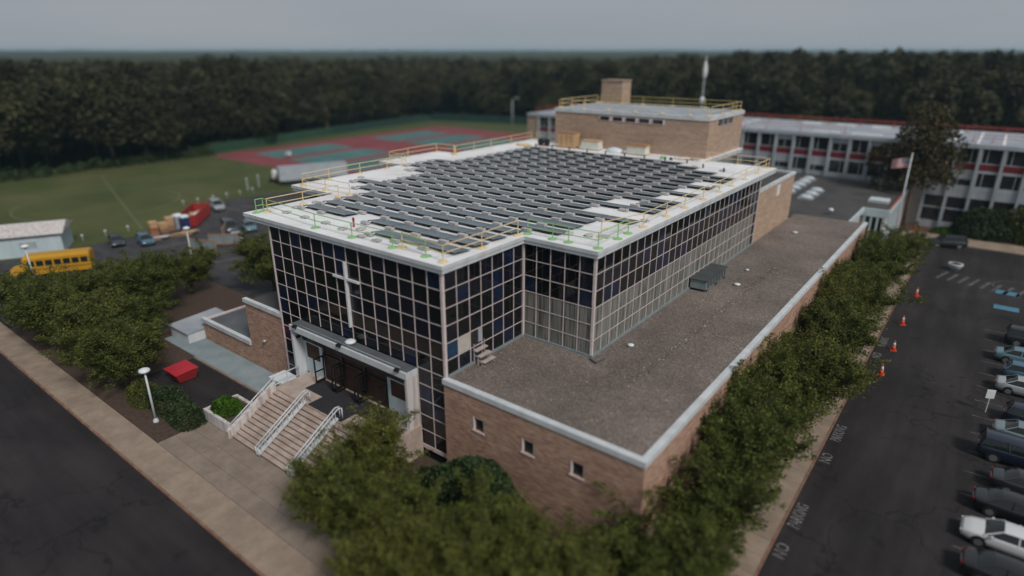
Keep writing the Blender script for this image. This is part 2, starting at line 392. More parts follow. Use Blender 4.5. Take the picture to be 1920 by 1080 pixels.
def gravel_mat():
    m = bpy.data.materials.new('gravel'); m.use_nodes = True
    n, l = m.node_tree.nodes, m.node_tree.links
    b = n['Principled BSDF']; b.inputs['Roughness'].default_value = 0.92
    g = n.new('ShaderNodeNewGeometry')
    v = n.new('ShaderNodeTexVoronoi'); v.inputs['Scale'].default_value = 13.0
    l.new(g.outputs['Position'], v.inputs['Vector'])
    r = n.new('ShaderNodeValToRGB'); e = r.color_ramp.elements
    e[0].position = 0.0; e[0].color = (0.105, 0.084, 0.073, 1)
    e[1].position = 1.0; e[1].color = (0.31, 0.27, 0.245, 1)
    k = e.new(0.55); k.color = (0.165, 0.135, 0.118, 1)
    k = e.new(0.90); k.color = (0.215, 0.178, 0.155, 1)
    s = n.new('ShaderNodeSeparateColor'); l.new(v.outputs['Color'], s.inputs['Color'])
    l.new(s.outputs['Red'], r.inputs['Fac'])
    t = n.new('ShaderNodeTexNoise'); t.inputs['Scale'].default_value = 0.16; t.inputs['Detail'].default_value = 8; t.inputs['Roughness'].default_value = .66
    l.new(g.outputs['Position'], t.inputs['Vector'])
    mr = n.new('ShaderNodeMapRange')
    mr.inputs['From Min'].default_value = 0.3; mr.inputs['From Max'].default_value = 0.7
    mr.inputs['To Min'].default_value = 0.62; mr.inputs['To Max'].default_value = 1.28
    l.new(t.outputs['Fac'], mr.inputs['Value'])
    mx = n.new('ShaderNodeMix'); mx.data_type = 'RGBA'; mx.blend_type = 'MULTIPLY'; mx.inputs['Factor'].default_value = 1
    l.new(r.outputs['Color'], mx.inputs[6]); l.new(mr.outputs['Result'], mx.inputs[7])
    l.new(mx.outputs[2], b.inputs['Base Color'])
    bp = n.new('ShaderNodeBump'); bp.inputs['Strength'].default_value = 0.8; bp.inputs['Distance'].default_value = 0.04
    l.new(v.outputs['Distance'], bp.inputs['Height']); l.new(bp.outputs['Normal'], b.inputs['Normal'])
    return m
M['gravel'] = gravel_mat()

# ------------------------------------------------------------------ mesh helpers
def off(parent):
    v = Vector((0, 0, 0)); p = parent
    while p is not None:
        v += p.location; p = p.parent
    return v

def tag(o, label=None, cat=None, group=None, kind=None):
    if label: o['label'] = label
    if cat: o['category'] = cat
    if group: o['group'] = group
    if kind: o['kind'] = kind
    return o

def thing(name, loc, label, cat, group=None):
    o = bpy.data.objects.new(name, None)
    o.empty_display_size = 0.3
    COL.objects.link(o)
    o.location = loc
    return tag(o, label, cat, group)

def link(name, me, parent=None, loc=(0, 0, 0), rotz=0.0):
    o = bpy.data.objects.new(name, me)
    COL.objects.link(o)
    if parent is not None: o.parent = parent
    o.location = loc
    if rotz: o.rotation_euler = (0, 0, rotz)
    return o

class MB:
    def __init__(s): s.v = []; s.f = []; s.m = []
    def add(s, vs, fs, m=0):
        b = len(s.v); s.v += [tuple(v) for v in vs]
        for f in fs: s.f.append([b + i for i in f]); s.m.append(m)
        return s
    def box(s, x0, y0, z0, x1, y1, z1, m=0):
        x0, x1 = min(x0, x1), max(x0, x1); y0, y1 = min(y0, y1), max(y0, y1); z0, z1 = min(z0, z1), max(z0, z1)
        return s.add([(x0, y0, z0), (x1, y0, z0), (x1, y1, z0), (x0, y1, z0), (x0, y0, z1), (x1, y0, z1), (x1, y1, z1), (x0, y1, z1)],
              [(0, 3, 2, 1), (4, 5, 6, 7), (0, 1, 5, 4), (1, 2, 6, 5), (2, 3, 7, 6), (3, 0, 4, 7)], m)
    def obox(s, c, size, rz=0, rx=0, ry=0, m=0):
        hx, hy, hz = size[0] / 2, size[1] / 2, size[2] / 2
        T = Matrix.Translation(c) @ Matrix.Rotation(rz, 4, 'Z') @ Matrix.Rotation(ry, 4, 'Y') @ Matrix.Rotation(rx, 4, 'X')
        vs = [T @ Vector(p) for p in [(-hx, -hy, -hz), (hx, -hy, -hz), (hx, hy, -hz), (-hx, hy, -hz), (-hx, -hy, hz), (hx, -hy, hz), (hx, hy, hz), (-hx, hy, hz)]]
        return s.add(vs, [(0, 3, 2, 1), (4, 5, 6, 7), (0, 1, 5, 4), (1, 2, 6, 5), (2, 3, 7, 6), (3, 0, 4, 7)], m)
    def prism(s, poly, z0, z1, m=0, mtop=None):
        n = len(poly); vs = [(x, y, z0) for x, y in poly] + [(x, y, z1) for x, y in poly]
        s.add(vs, [tuple(range(n - 1, -1, -1))] + [(i, (i + 1) % n, n + (i + 1) % n, n + i) for i in range(n)], m)
        b = len(s.v) - 2 * n
        s.f.append([b + n + i for i in range(n)]); s.m.append(m if mtop is None else mtop)
        return s
    def tube(s, p, q, r0, r1=None, n=6, m=0, cap=True):
        p, q = Vector(p), Vector(q); r1 = r0 if r1 is None else r1
        d = (q - p)
        if d.length < 1e-6: return s
        d.normalize()
        a = d.orthogonal().normalized(); b = d.cross(a)
        vs = []
        for c, r in ((p, r0), (q, r1)):
            for i in range(n):
                t = 2 * math.pi * i / n
                vs.append(c + a * (r * math.cos(t)) + b * (r * math.sin(t)))
        fs = [(i, (i + 1) % n, n + (i + 1) % n, n + i) for i in range(n)]
        if cap: fs += [tuple(range(n - 1, -1, -1)), tuple(range(n, 2 * n))]
        return s.add(vs, fs, m)
    def lathe(s, prof, c=(0, 0, 0), n=14, m=0):
        vs = []; k = len(prof)
        for r, z in prof:
            for i in range(n):
                t = 2 * math.pi * i / n
                vs.append((c[0] + r * math.cos(t), c[1] + r * math.sin(t), c[2] + z))
        fs = [(j * n + i, j * n + (i + 1) % n, (j + 1) * n + (i + 1) % n, (j + 1) * n + i) for j in range(k - 1) for i in range(n)]
        fs += [tuple(range(n - 1, -1, -1)), tuple(range((k - 1) * n, k * n))]
        return s.add(vs, fs, m)
    def quad(s, a, b, c, d, m=0): return s.add([a, b, c, d], [(0, 1, 2, 3)], m)
    def mesh(s, name, mats, shift=Vector((0, 0, 0)), smooth=False):
        me = bpy.data.meshes.new(name)
        me.from_pydata([(v[0] - shift[0], v[1] - shift[1], v[2] - shift[2]) for v in s.v], [], s.f)
        for k in (mats if isinstance(mats, (list, tuple)) else [mats]): me.materials.append(M[k] if isinstance(k, str) else k)
        if any(s.m): me.polygons.foreach_set('material_index', s.m)
        if smooth: me.polygons.foreach_set('use_smooth', [True] * len(me.polygons))
        me.update()
        return me
    def obj(s, name, mats, parent=None, smooth=False):
        return link(name, s.mesh(name, mats, off(parent), smooth), parent)

def struct(o): o['kind'] = 'structure'; return o

def dup(root, loc, rotz=0.0, label=None, scale=None):
    r = root.copy(); COL.objects.link(r)
    r.location = loc; r.rotation_euler = (0, 0, rotz)
    if scale: r.scale = (scale, scale, scale) if not isinstance(scale, tuple) else scale
    if label: r['label'] = label
    for ch in list(root.children):
        c = ch.copy(); COL.objects.link(c); c.parent = r
        for g in list(ch.children):
            d = g.copy(); COL.objects.link(d); d.parent = c
    return r

# fast leaf meshes ----------------------------------------------------
def np_mesh(name, V, Q, material):
    me = bpy.data.meshes.new(name)
    nv, nq = len(V), len(Q)
    me.vertices.add(nv); me.vertices.foreach_set('co', np.ascontiguousarray(V, dtype=np.float32).ravel())
    me.loops.add(nq * 4); me.loops.foreach_set('vertex_index', np.ascontiguousarray(Q, dtype=np.int32).ravel())
    me.polygons.add(nq)
    me.polygons.foreach_set('loop_start', np.arange(0, nq * 4, 4, dtype=np.int32))
    me.polygons.foreach_set('loop_total', np.full(nq, 4, dtype=np.int32))
    me.update(calc_edges=True)
    me.materials.append(material)
    return me

def leaves(rng, C, A, ln, wd):
    """diamond leaves at C along axis A with random roll"""
    n = len(C)
    A = A / (np.linalg.norm(A, axis=1, keepdims=True) + 1e-9)
    rnd = rng.normal(size=(n, 3))
    S = np.cross(A, rnd); S /= (np.linalg.norm(S, axis=1, keepdims=True) + 1e-9)
    N = np.cross(A, S)
    ln = ln[:, None]; wd = wd[:, None]
    V = np.empty((n, 4, 3))
    V[:, 0] = C; V[:, 1] = C + A * ln * 0.5 + S * wd * 0.5 + N * wd * 0.1
    V[:, 2] = C + A * ln; V[:, 3] = C + A * ln * 0.5 - S * wd * 0.5 + N * wd * 0.1
    Q = np.arange(n * 4).reshape(n, 4)
    return V.reshape(-1, 3), Q

def street_tree_meshes(seed, H, RR, material, nleaf=24000, upright=0.7, leaf=(0.13, 0.065), bark='bark'):
    rng = np.random.default_rng(seed); rnd = random.Random(seed)
    w = MB(); th = H * 0.24
    w.tube((0, 0, -0.1), (0.03, 0.02, th), 0.17, 0.13, 8)
    shoots = []
    nl = 14
    for i in range(nl):
        az = 2 * math.pi * i / nl * 2.4 + rnd.uniform(-.3, .3)
        el = R(rnd.uniform(22, 80))
        L = rnd.uniform(0.72, 1.0) * min(RR / max(math.cos(el), .2) * 0.88, H * 0.70)
        d = Vector((math.cos(az) * math.cos(el), math.sin(az) * math.cos(el), math.sin(el)))
        p = Vector((0, 0, th * rnd.uniform(.7, 1)))
        pts = [p.copy()]
        nseg = 5
        for k in range(nseg):
            d = (d + Vector((rnd.uniform(-.18, .18), rnd.uniform(-.18, .18), 0.10 * upright))).normalized()
            p = p + d * (L / nseg); pts.append(p.copy())
        for k in range(nseg):
            w.tube(pts[k], pts[k + 1], 0.085 * (1 - k / nseg) + 0.014, 0.085 * (1 - (k + 1) / nseg) + 0.012, 5, cap=False)
        for s in range(17):
            t = (0.16 + 0.84 * (s + rnd.random()) / 17) * nseg
            k = min(int(t), nseg - 1); q = pts[k].lerp(pts[k + 1], t - k)
            dd = (pts[k + 1] - pts[k]).normalized()
            side = Vector((rnd.gauss(0, 1), rnd.gauss(0, 1), rnd.gauss(0, 0.45) + upright * 0.95)).normalized()
            dd = (dd * 0.45 + side).normalized()
            ls = rnd.uniform(0.8, 2.1) * H / 7
            shoots.append((q, dd, ls))
            w.tube(q, q + dd * ls * 0.9, 0.018, 0.006, 3, cap=False)
    per = nleaf // len(shoots)
    C, A = [], []
    for q, dd, ls in shoots:
        n_ = int(per * rnd.uniform(.7, 1.3) * ls / 1.45)
        t = rng.uniform(0.05, 1.0, n_)
        base = np.array(q)[None] + np.array(dd)[None] * (t * ls)[:, None]
        base += rng.normal(size=(n_, 3)) * (0.035 + 0.145 * np.sin(np.clip(t, 0, 1) * np.pi * .88) * rnd.uniform(.6, 1.2))[:, None]
        base[:, 2] -= 0.16 * (t ** 2) * ls * (1 - upright)
        C.append(base)
        A.append(rng.normal(size=(n_, 3)) * 0.75 + np.array(dd)[None] * 0.9)
    C = np.concatenate(C); A = np.concatenate(A)
    sc = rng.uniform(0.6, 1.4, len(C))
    V, Q = leaves(rng, C, A, leaf[0] * sc, leaf[1] * sc)
    return w.mesh('trunk', bark, smooth=True), np_mesh('crown', V, Q, material)

def lobe_points(rng, n, H, RR, base, nl=11):
    cs = []
    for i in range(nl):
        az = 2.4 * i + rng.uniform(-.4, .4); h = rng.uniform(0.08, 0.88)
        rr = RR * (0.62 * math.sqrt(max(0.05, 1 - (2 * h - 0.85) ** 2))) * rng.uniform(0.6, 1.0)
        cs.append((rr * math.cos(az), rr * math.sin(az), base + (H - base) * (0.16 + 0.68 * h), RR * rng.uniform(0.33, 0.52)))
    cs.append((0, 0, base + (H - base) * 0.80, RR * 0.45))
    cs = np.array(cs)
    k = rng.integers(0, len(cs), n)
    d = rng.normal(size=(n, 3)); d /= np.linalg.norm(d, axis=1, keepdims=True)
    d[:, 2] = np.where(d[:, 2] < -0.3, -d[:, 2], d[:, 2])
    r = cs[k, 3] * (rng.uniform(0.5, 1.0, n) ** 0.4)
    C = cs[k, :3] + d * r[:, None] * np.array([1, 1, 0.85])
    return C, d

def lobe_tree_mesh(seed, H, RR, base, n, material, size=(0.9, 0.7), nl=11):
    rng = np.random.default_rng(seed)
    C, d = lobe_points(rng, n, H, RR, base, nl)
    A = np.cross(d, rng.normal(size=d.shape)) + d * 0.35
    sc = rng.uniform(0.6, 1.3, n)
    V, Q = leaves(rng, C, A, size[0] * sc, size[1] * sc)
    return V, Q

def dome_tree(seed, H, RR, base, n, size, lumps=26):
    rng = np.random.default_rng(seed)
    d = rng.normal(size=(n, 3)); d /= np.linalg.norm(d, axis=1, keepdims=True)
    d[:, 2] = np.where(d[:, 2] < -0.55, -d[:, 2], d[:, 2])
    b = np.zeros(n)
    for i in range(lumps):
        c = rng.normal(size=3); c /= np.linalg.norm(c); c[2] = c[2] * .8 + .15
        b = np.maximum(b, rng.uniform(.22, .5) * np.exp(-((d - c) ** 2).sum(1) / rng.uniform(.05, .16)))
    r = (0.70 + b) * (rng.uniform(.55, 1, n) ** .22)
    hh = (H - base) / 2
    C = d * r[:, None] * np.array([RR, RR, hh]); C[:, 2] += base + hh
    C[:, 2] = np.maximum(C[:, 2], .3)
    A = np.cross(d, rng.normal(size=d.shape)) + d * .3 - np.array([0, 0, .25])
    sc = rng.uniform(.55, 1.35, n)
    return leaves(rng, C, A, size[0] * sc, size[1] * sc)

def trunk_mesh(h, r, bark='bark', forks=5, seed=0, spread=2.0):
    rnd = random.Random(seed); w = MB()
    w.tube((0, 0, -0.2), (0, 0, h * 0.55), r, r * 0.75, 7)
    for i in range(forks):
        az = 2 * math.pi * i / forks + rnd.uniform(-.3, .3)
        w.tube((0, 0, h * rnd.uniform(.4, .55)), (spread * math.cos(az), spread * math.sin(az), h * rnd.uniform(.85, 1.05)), r * 0.5, r * 0.15, 5)
    return w.mesh('trunk', bark, smooth=True)

def bush_mesh(seed, rx, ry, rz, n, material, size=(0.14, 0.09), lumps=6, boxy=False):
    rng = np.random.default_rng(seed)
    d = rng.normal(size=(n, 3)); d /= np.linalg.norm(d, axis=1, keepdims=True)
    d[:, 2] = np.abs(d[:, 2]) - 0.15
    bumps = np.zeros(n)
    for i in range(lumps * 2):
        c = rng.normal(size=3); c /= np.linalg.norm(c); c[2] = abs(c[2])
        bumps += 0.22 * np.exp(-((d - c) ** 2).sum(1) / 0.12)
    r = (0.80 + bumps * 0.55) * (rng.uniform(0.6, 1, n) ** 0.3)
    if boxy:
        dn = d / np.max(np.abs(d), axis=1, keepdims=True); d2 = 0.5 * d + 0.5 * dn
    else: d2 = d
    C = d2 * r[:, None] * np.array([rx, ry, rz])
    A = np.cross(d, rng.normal(size=d.shape)) + d * 0.5
    sc = rng.uniform(0.6, 1.4, n)
    V, Q = leaves(rng, C, A, size[0] * sc, size[1] * sc)
    return np_mesh('foliage', V, Q, material)
# ------------------------------------------------------------------ setting
def sheet(name, x0, y0, x1, y1, z, m, t=0.15):
    return struct(MB().box(x0, y0, z - t, x1, y1, z).obj(name, m))

g = MB(); N = 96; RG = 4050
g.add([(RG * math.cos(2 * math.pi * i / N), RG * math.sin(2 * math.pi * i / N), -0.30) for i in range(N)], [tuple(range(N))])
struct(g.obj('ground', 'ground'))
sheet('street', -160, -70, 95, -13.55, -0.12, 'asphalt')
sheet('parking_lot', 20.05, -13.55, 95, 85.0, -0.12, 'asphalt_lot')
struct(MB().prism([(-79.5, -11), (-78.6, 5), (-77.8, 13.8), (-83, 18.4), (-85.8, 23), (-90, 32), (-89.6, 42), (-86, 49.5), (-62, 57), (-28.0, 60), (-28.0, 9.2), (-33.6, 9.2), (-52, 9.2), (-52, -11.0)], -0.15, 0.0).obj('rear_lot', 'asphalt_old'))
sheet('field', -330, -80, -96.5, 58.5, 0.0, 'field')
struct(MB().prism([(-96.49, -80), (-79.7, -11.2), (-78.8, 5), (-78.0, 13.9), (-83.2, 18.5), (-86.0, 23.1), (-90.2, 32), (-89.8, 42.1), (-86.1, 49.7), (-62, 57.2), (-62, 58.5), (-96.49, 58.5)], -0.15, 0.0).obj('field_edge', 'field'))
sheet('court_lawn', -170, 58.51, -62, 185, -0.005, 'lawn')
sheet('planting_bed', -51.9, -11.2, -30.2, 9.1, 0.0, 'soil')
sheet('lamp_bed', -30.19, -11.2, -18.9, -7.6, 0.0, 'soil')
sheet('loading_apron', -30.19, -7.59, -15.6, -2.85, -0.01, 'asphalt')
sheet('service_walk', -36.5, -2.6, -15.9, -0.02, 0.10, 'ramp')
struct(MB().box(-30.1, -2.84, -0.2, -15.7, -2.62, 0.14).obj('apron_kerb', 'concrete2'))
sheet('front_bed', 2.06, -11.2, 17.9, -0.6, 0.0, 'soil')
sheet('porch_bed', -2.45, -7.44, 2.04, -.36, 0.0, 'soil')
sheet('side_bed', 14.6, -0.59, 17.9, 78, 0.0, 'soil')
sheet('entrance_walk', 14.6, 78.01, 20.04, 89.9, 0.0, 'concrete2')
struct(MB().prism([(20.05, 85.01), (95, 85.01), (95, 88.5), (60, 89.0), (20.05, 89.9)], -0.2, 0.0).obj('far_walk', 'concrete'))
sheet('wing_bed', 15.7, 89.92, 95, 150, 0.01, 'mulch_red')
struct(MB().box(-75, -13.54, -0.30, 20.04, -13.40, 0.012).obj('street_kerb', 'kerb'))
struct(MB().box(19.90, -13.39, -0.30, 20.04, 85, 0.012).obj('lot_kerb', 'kerb'))

# paved walks: every slab its own piece
def slabs(name, x0, y0, x1, y1, nx, ny, m, seed, gap=0.02, zt=0.0):
    rnd = random.Random(seed)
    base = struct(MB().box(x0, y0, -0.25, x1, y1, zt - 0.035).obj(name, 'riser'))
    dx, dy = (x1 - x0) / nx, (y1 - y0) / ny
    me = MB().box(gap / 2, gap / 2, -0.12, dx - gap / 2, dy - gap / 2, 0).mesh('paving_slab', m)
    for i in range(nx):
        for j in range(ny):
            link('paving_slab', me, base, (x0 + dx * i, y0 + dy * j, zt - rnd.uniform(0, 0.012)))
    return base
slabs('sidewalk', -75, -13.39, 17.9, -11.21, 58, 1, 'concrete', 3)
slabs('corner_walk', 17.91, -13.39, 19.89, -11.21, 1, 1, 'concrete', 4)
slabs('side_walk', 17.91, -11.2, 19.89, 78.0, 1, 56, 'concrete', 5)
slabs('plaza', -18.88, -11.2, 2.04, -7.46, 11, 3, 'concrete2', 6)

# street and lot markings (flat paint)
def paint(name, mb, m):
    return struct(mb.obj(name, m))
def rect_paint(mb, x0, y0, x1, y1, z): mb.quad((x0, y0, z), (x1, y0, z), (x1, y1, z), (x0, y1, z))
zl = -0.116
def text(name, body, loc, size, rz, m, sx=1.0):
    cu = bpy.data.curves.new(name, 'FONT'); cu.body = body; cu.size = size; cu.align_x = 'CENTER'; cu.align_y = 'CENTER'
    cu.extrude = 0.0; cu.offset = 0.012; cu.resolution_u = 2
    ob = bpy.data.objects.new(name, cu); COL.objects.link(ob)
    dg = bpy.context.evaluated_depsgraph_get()
    me = bpy.data.meshes.new_from_object(ob.evaluated_get(dg))
    bpy.data.objects.remove(ob, do_unlink=True); bpy.data.curves.remove(cu)
    me.name = name; me.materials.clear(); me.materials.append(M[m])
    o = link(name, me); o.location = loc; o.rotation_euler = (0, 0, rz); o.scale = (sx, 1, 1)
    return o
# faded block lettering along the kerb: tall words lie across a strip 0.9 m wide
for (x, y, wd, s) in [(20.58, 6.0, 'NO', 1.0), (20.58, 9.7, 'PARKING', 1.0), (20.58, 17.1, 'NO', 1.0), (20.58, 21.0, 'PARKING', 1.0), (20.58, 37.3, 'NO', 1.0), (20.58, 41.0, 'PARKING', 1.0)]:
    struct(text('kerb_lettering', wd, (x, y, zl), s, R(90), 'line_paint', (0.62 if wd == 'PARKING' else .85)))
mb = MB()
for i in range(9):
    x = 22.6 + i * 1.15
    y0 = 66.6 - i * 0.35
    mb.quad((x, y0, zl), (x + 0.35, y0 - 0.1, zl), (x + 1.25, y0 + 3.3, zl), (x + 0.9, y0 + 3.4, zl))
paint('crossing_stripes', mb, 'line_faint')
for y in (65.2, 59.3):
    mb = MB(); rect_paint(mb, 28.9, y - 0.75, 31.2, y + 0.75, zl); paint('accessible_bay_paint', mb, 'blue_paint')
mb = MB()
for k in range(0, 15):
    y = 9.6 + 2.95 * k
    rect_paint(mb, 28.4, y - 0.05, 33.6, y + 0.05, zl)
for k in range(40):
    a0, a1 = math.pi * (0.15 + k / 40 * 1.15), math.pi * (0.15 + (k + 1) / 40 * 1.15)
    c = (30.8, 68.0)
    mb.quad(*[(c[0] + r * math.cos(a), c[1] + r * 1.1 * math.sin(a), zl) for r, a in ((2.2, a0), (2.35, a0), (2.35, a1), (2.2, a1))])
paint('bay_lines', mb, 'line_faint')
mb = MB()
for (x, y, rx, ry) in [(25.2, 33.5, 1.6, 3.2), (24.2, 22.0, 0.9, 2.4), (26.5, 37.0, 0.7, 2.0), (-28, -18.5, 4.0, 0.6), (-10, -19.5, 5.0, 0.7)]:
    mb.add([(x + rx * math.cos(2 * math.pi * i / 14) * random.Random(i).uniform(.8, 1.1), y + ry * math.sin(2 * math.pi * i / 14), zl) for i in range(14)], [tuple(range(14))])

mb = MB()
for k in range(5):
    mb.quad((-56 - k * 4.4, 12.5 - k * .3, .006), (-55.86 - k * 4.4, 12.5 - k * .3, .006), (-54.6 - k * 4.4, 18, .006), (-54.74 - k * 4.4, 18, .006))
for k in range(4):
    mb.quad((-84.5 + k * .3, 30.5 + 3.0 * k, .006), (-84.5 + k * .3, 30.68 + 3.0 * k, .006), (-78.5 + k * .3, 31.9 + 3.0 * k, .006), (-78.5 + k * .3, 31.72 + 3.0 * k, .006))
paint('rear_bay_lines', mb, 'line_tan')
# playing field chalk
mb = MB()
d = Vector((56.5, -15.2)).normalized(); n_ = Vector((-d.y, d.x))
a, b = Vector((-137.2, 29.7)), Vector((-80.9, 14.55))
for off_ in (0,):
    p = [a + n_ * .09, a - n_ * .09, b - n_ * .09, b + n_ * .09]
    mb.quad(*[(q.x, q.y, .008) for q in p])
c = Vector((-107.3, 18.2))
for k in range(60):
    a0, a1 = 2 * math.pi * k / 60, 2 * math.pi * (k + 1) / 60
    mb.quad(*[(c.x + r * math.cos(t), c.y + r * math.sin(t), .008) for r, t in ((13.5, a0), (13.68, a0), (13.68, a1), (13.5, a1))])
paint('field_chalk', mb, 'chalk')

# ------------------------------------------------------------------ glass building
ZG, ZR, RH = 6.9, 14.22, 1.22
W, NY, EX, LY = 18.69, 8.4, 5.98, 42.94
gb = thing('glass_building', (0, 0, 0), 'large dark glass curtain wall hall with flat white roof at the centre', 'building')
MB().prism([(-W + .05, 0.06), (-0.06, 0.06), (-0.06, NY + .06), (EX - .06, NY + .06), (EX - .06, 42.99), (3.6, 42.99), (3.6, 47.0), (-27.6, 47.0), (-27.6, 10.0), (-W + .05, 10.0)], -0.2, ZR - .02).obj('wall', 'glass_black', gb)
roof_poly = [(-21.8, -.32), (.32, -.32), (.32, 8.08), (6.32, 8.08), (6.32, 47.3), (-1.85, 47.3), (-1.85, 60.4), (-24.6, 60.4), (-24.6, 51.2),
             (-29.7, 51.2), (-29.7, 33.4), (-32.5, 33.4), (-32.5, 23.3), (-28.4, 23.3), (-28.4, 8.6), (-21.8, 8.6)]
def inset(poly, d):
    out = []; n = len(poly)
    for i in range(n):
        p0, p1, p2 = Vector(poly[i - 1]), Vector(poly[i]), Vector(poly[(i + 1) % n])
        e1, e2 = (p1 - p0).normalized(), (p2 - p1).normalized()
        n1, n2 = Vector((-e1.y, e1.x)), Vector((-e2.y, e2.x))
        k = n1 + n2; k = k / max(k.dot(n1), 1e-6)
        out.append(tuple(p1 + k * d))
    return out
MB().prism(roof_poly, ZR + .27, ZR + .54, 0, 1).obj('roof', ['white_trim', 'membrane'], gb)
MB().prism(inset(roof_poly, .07), ZR, ZR + .268).obj('fascia', 'white_trim', gb)

PW = W / 14
def pane_mesh(w, h, m, axis):
    mb = MB()
    if axis == 'x': mb.box(0, -.02, 0, w, .02, h)
    else: mb.box(-.02, 0, 0, .02, w, h)
    return mb.mesh('pane', m)
rnd = random.Random(11)
pm = {}
def pane(x, y, z, w, h, m, axis, parent=gb):
    k = (round(w, 3), round(h, 3), m, axis)
    if k not in pm: pm[k] = pane_mesh(w, h, m, axis)
    o = link('pane', pm[k], parent, (x, y, z))
    o.rotation_euler = (R(rnd.uniform(-.35, .35)), R(rnd.uniform(-.35, .35)) if axis == 'y' else 0, R(rnd.uniform(-.45, .45)))
    return o
def pick(): 
    r = rnd.random()
    return 'glass_navy' if r < .13 else ('glass_black' if r < .55 else 'glass_dark')
gx = 0.035
# front facade
for c in range(14):
    for r in range(11):
        if r >= 6 and 2 <= c <= 11: continue
        x = -W + c * PW
        m = pick()
        if r >= 6 and c >= 12 and rnd.random() < .4: m = 'glass_black'
        pane(x + gx, 0.0, ZR - (r + 1) * RH + gx, PW - 2 * gx, RH - 2 * gx, m, 'x')
# notch side
for c in range(7):
    for r in range(6):
        m = pick()
        if (c, r) == (0, 4): m = 'glass_blue'
        if (c, r) == (1, 4): m = 'beige'
        if (c, r) in ((2, 5),): m = 'glass_blue'
        if (c, r) == (1, 1): m = 'glass_navy'
        if (c, r) == (2, 4): continue
        pane(0.0, c * 1.2 + gx, ZR - (r + 1) * RH + gx, 1.2 - 2 * gx, RH - 2 * gx, m, 'y')
wn_ = MB().box(-.03, 2.42, ZR - 5 * RH + .03, .03, 3.56, ZR - 4 * RH - .04).obj('open_vent', 'window_glass', gb); wn_['label'] = 'hinged vent window standing open above the wooden steps'
MB().box(-.05, 3.20, ZR - 5 * RH + .2, .10, 3.55, ZR - 4 * RH - .06).obj('vent_sash', 'steel', wn_)
# notch front
for c in range(5):
    for r in range(6):
        m = 'curtain' if r >= 3 and (c > 0 or r >= 3) else pick()
        pane(c * 1.196 + gx, NY, ZR - (r + 1) * RH + gx, 1.196 - 2 * gx, RH - 2 * gx, m, 'x')
# long right side
NR = 29; RW = (LY - NY) / NR
far = MB()
for c in range(NR):
    for r in range(6):
        m = ('curtain' if r >= 3 and c < NR - 1 else pick())
        if r < 3 and rnd.random() < .10: m = 'glass_navy'
        if c >= 20:
            k = {'curtain': 0, 'glass_navy': 1, 'glass_black': 2, 'glass_dark': 2}[m]
            far.box(EX - .02, NY + c * RW + gx, ZR - (r + 1) * RH + gx, EX + .02, NY + (c + 1) * RW - gx, ZR - r * RH - gx, k)
        else:
            pane(EX, NY + c * RW + gx, ZR - (r + 1) * RH + gx, RW - 2 * gx, RH - 2 * gx, m, 'y')
far.obj('far_panes', ['curtain', 'glass_navy', 'glass_dark'], gb)['kind'] = 'stuff'
# mullions and transoms
def mull(x, y, z0, z1, wx, wy, name='mullion'):
    MB().box(x - wx / 2, y - wy / 2, z0, x + wx / 2, y + wy / 2, z1).obj(name, 'mullion', gb)
for c in range(1, 14):
    z0 = 0.8 if (c <= 2 or c >= 12) else ZG
    mull(-W + c * PW, -.02, z0, ZR - .003, .048, .075)
for c in range(1, 7): mull(.02, c * 1.2, ZG, ZR - .003, .075, .048)
for c in range(1, 5): mull(c * 1.196, NY - .02, ZG, ZR - .003, .048, .075)
for c in range(1, NR): mull(EX + .02, NY + c * RW, ZG, ZR - .003, .075, .046)
for (x, y, z0, wd) in [(-.02, -.02, ZG, .2), (-W, -.02, .3, .14), (.04, NY - .06, ZG, .22), (EX, NY - .0, ZG, .18), (EX, LY, ZG, .16)]:
    mull(x, y, z0, ZR - .004, wd, wd, 'corner_post')
for r in range(1, 11):
    z = ZR - r * RH
    def tr(x0, y0, x1, y1): MB().box(x0, y0, z - .023, x1, y1, z + .023).obj('transom', 'mullion', gb)
    if r < 6: tr(-W + .07, -.06, -.12, -.03)
    else:
        tr(-W + .07, -.06, -16.03, -.03); tr(-2.63, -.06, -.03, -.03)
    if r < 6:
        tr(.03, .09, .06, NY - .17); tr(.15, NY - .06, EX - .10, NY - .03); tr(EX + .03, NY + .1, EX + .06, LY - .1)
MB().box(-2.63, -.07, .5, -.02, -.01, .8).obj('sill', 'mullion', gb)
for (x0, y0, x1, y1) in [(.025, .1, .14, NY), (.15, NY - .14, EX, NY - .025), (EX + .025, NY - .14, EX + .14, LY)]:
    MB().box(x0, y0, ZG - .02, x1, y1, ZG + .16).obj('flashing', 'unit', gb)
# the tall cross fixed to the facade
cr = thing('cross', (-9.43, -.12, 8.0), 'tall slim white cross mounted on the front glass facade', 'cross')
MB().box(-9.515, -.24, 8.0, -9.345, -.07, 13.05).obj('upright', 'white_paint', cr)
MB().box(-10.86, -.22, 11.68, -9.52, -.09, 11.85).obj('arm', 'white_paint', cr)
MB().box(-9.34, -.22, 11.68, -8.0, -.09, 11.85).obj('arm', 'white_paint', cr)

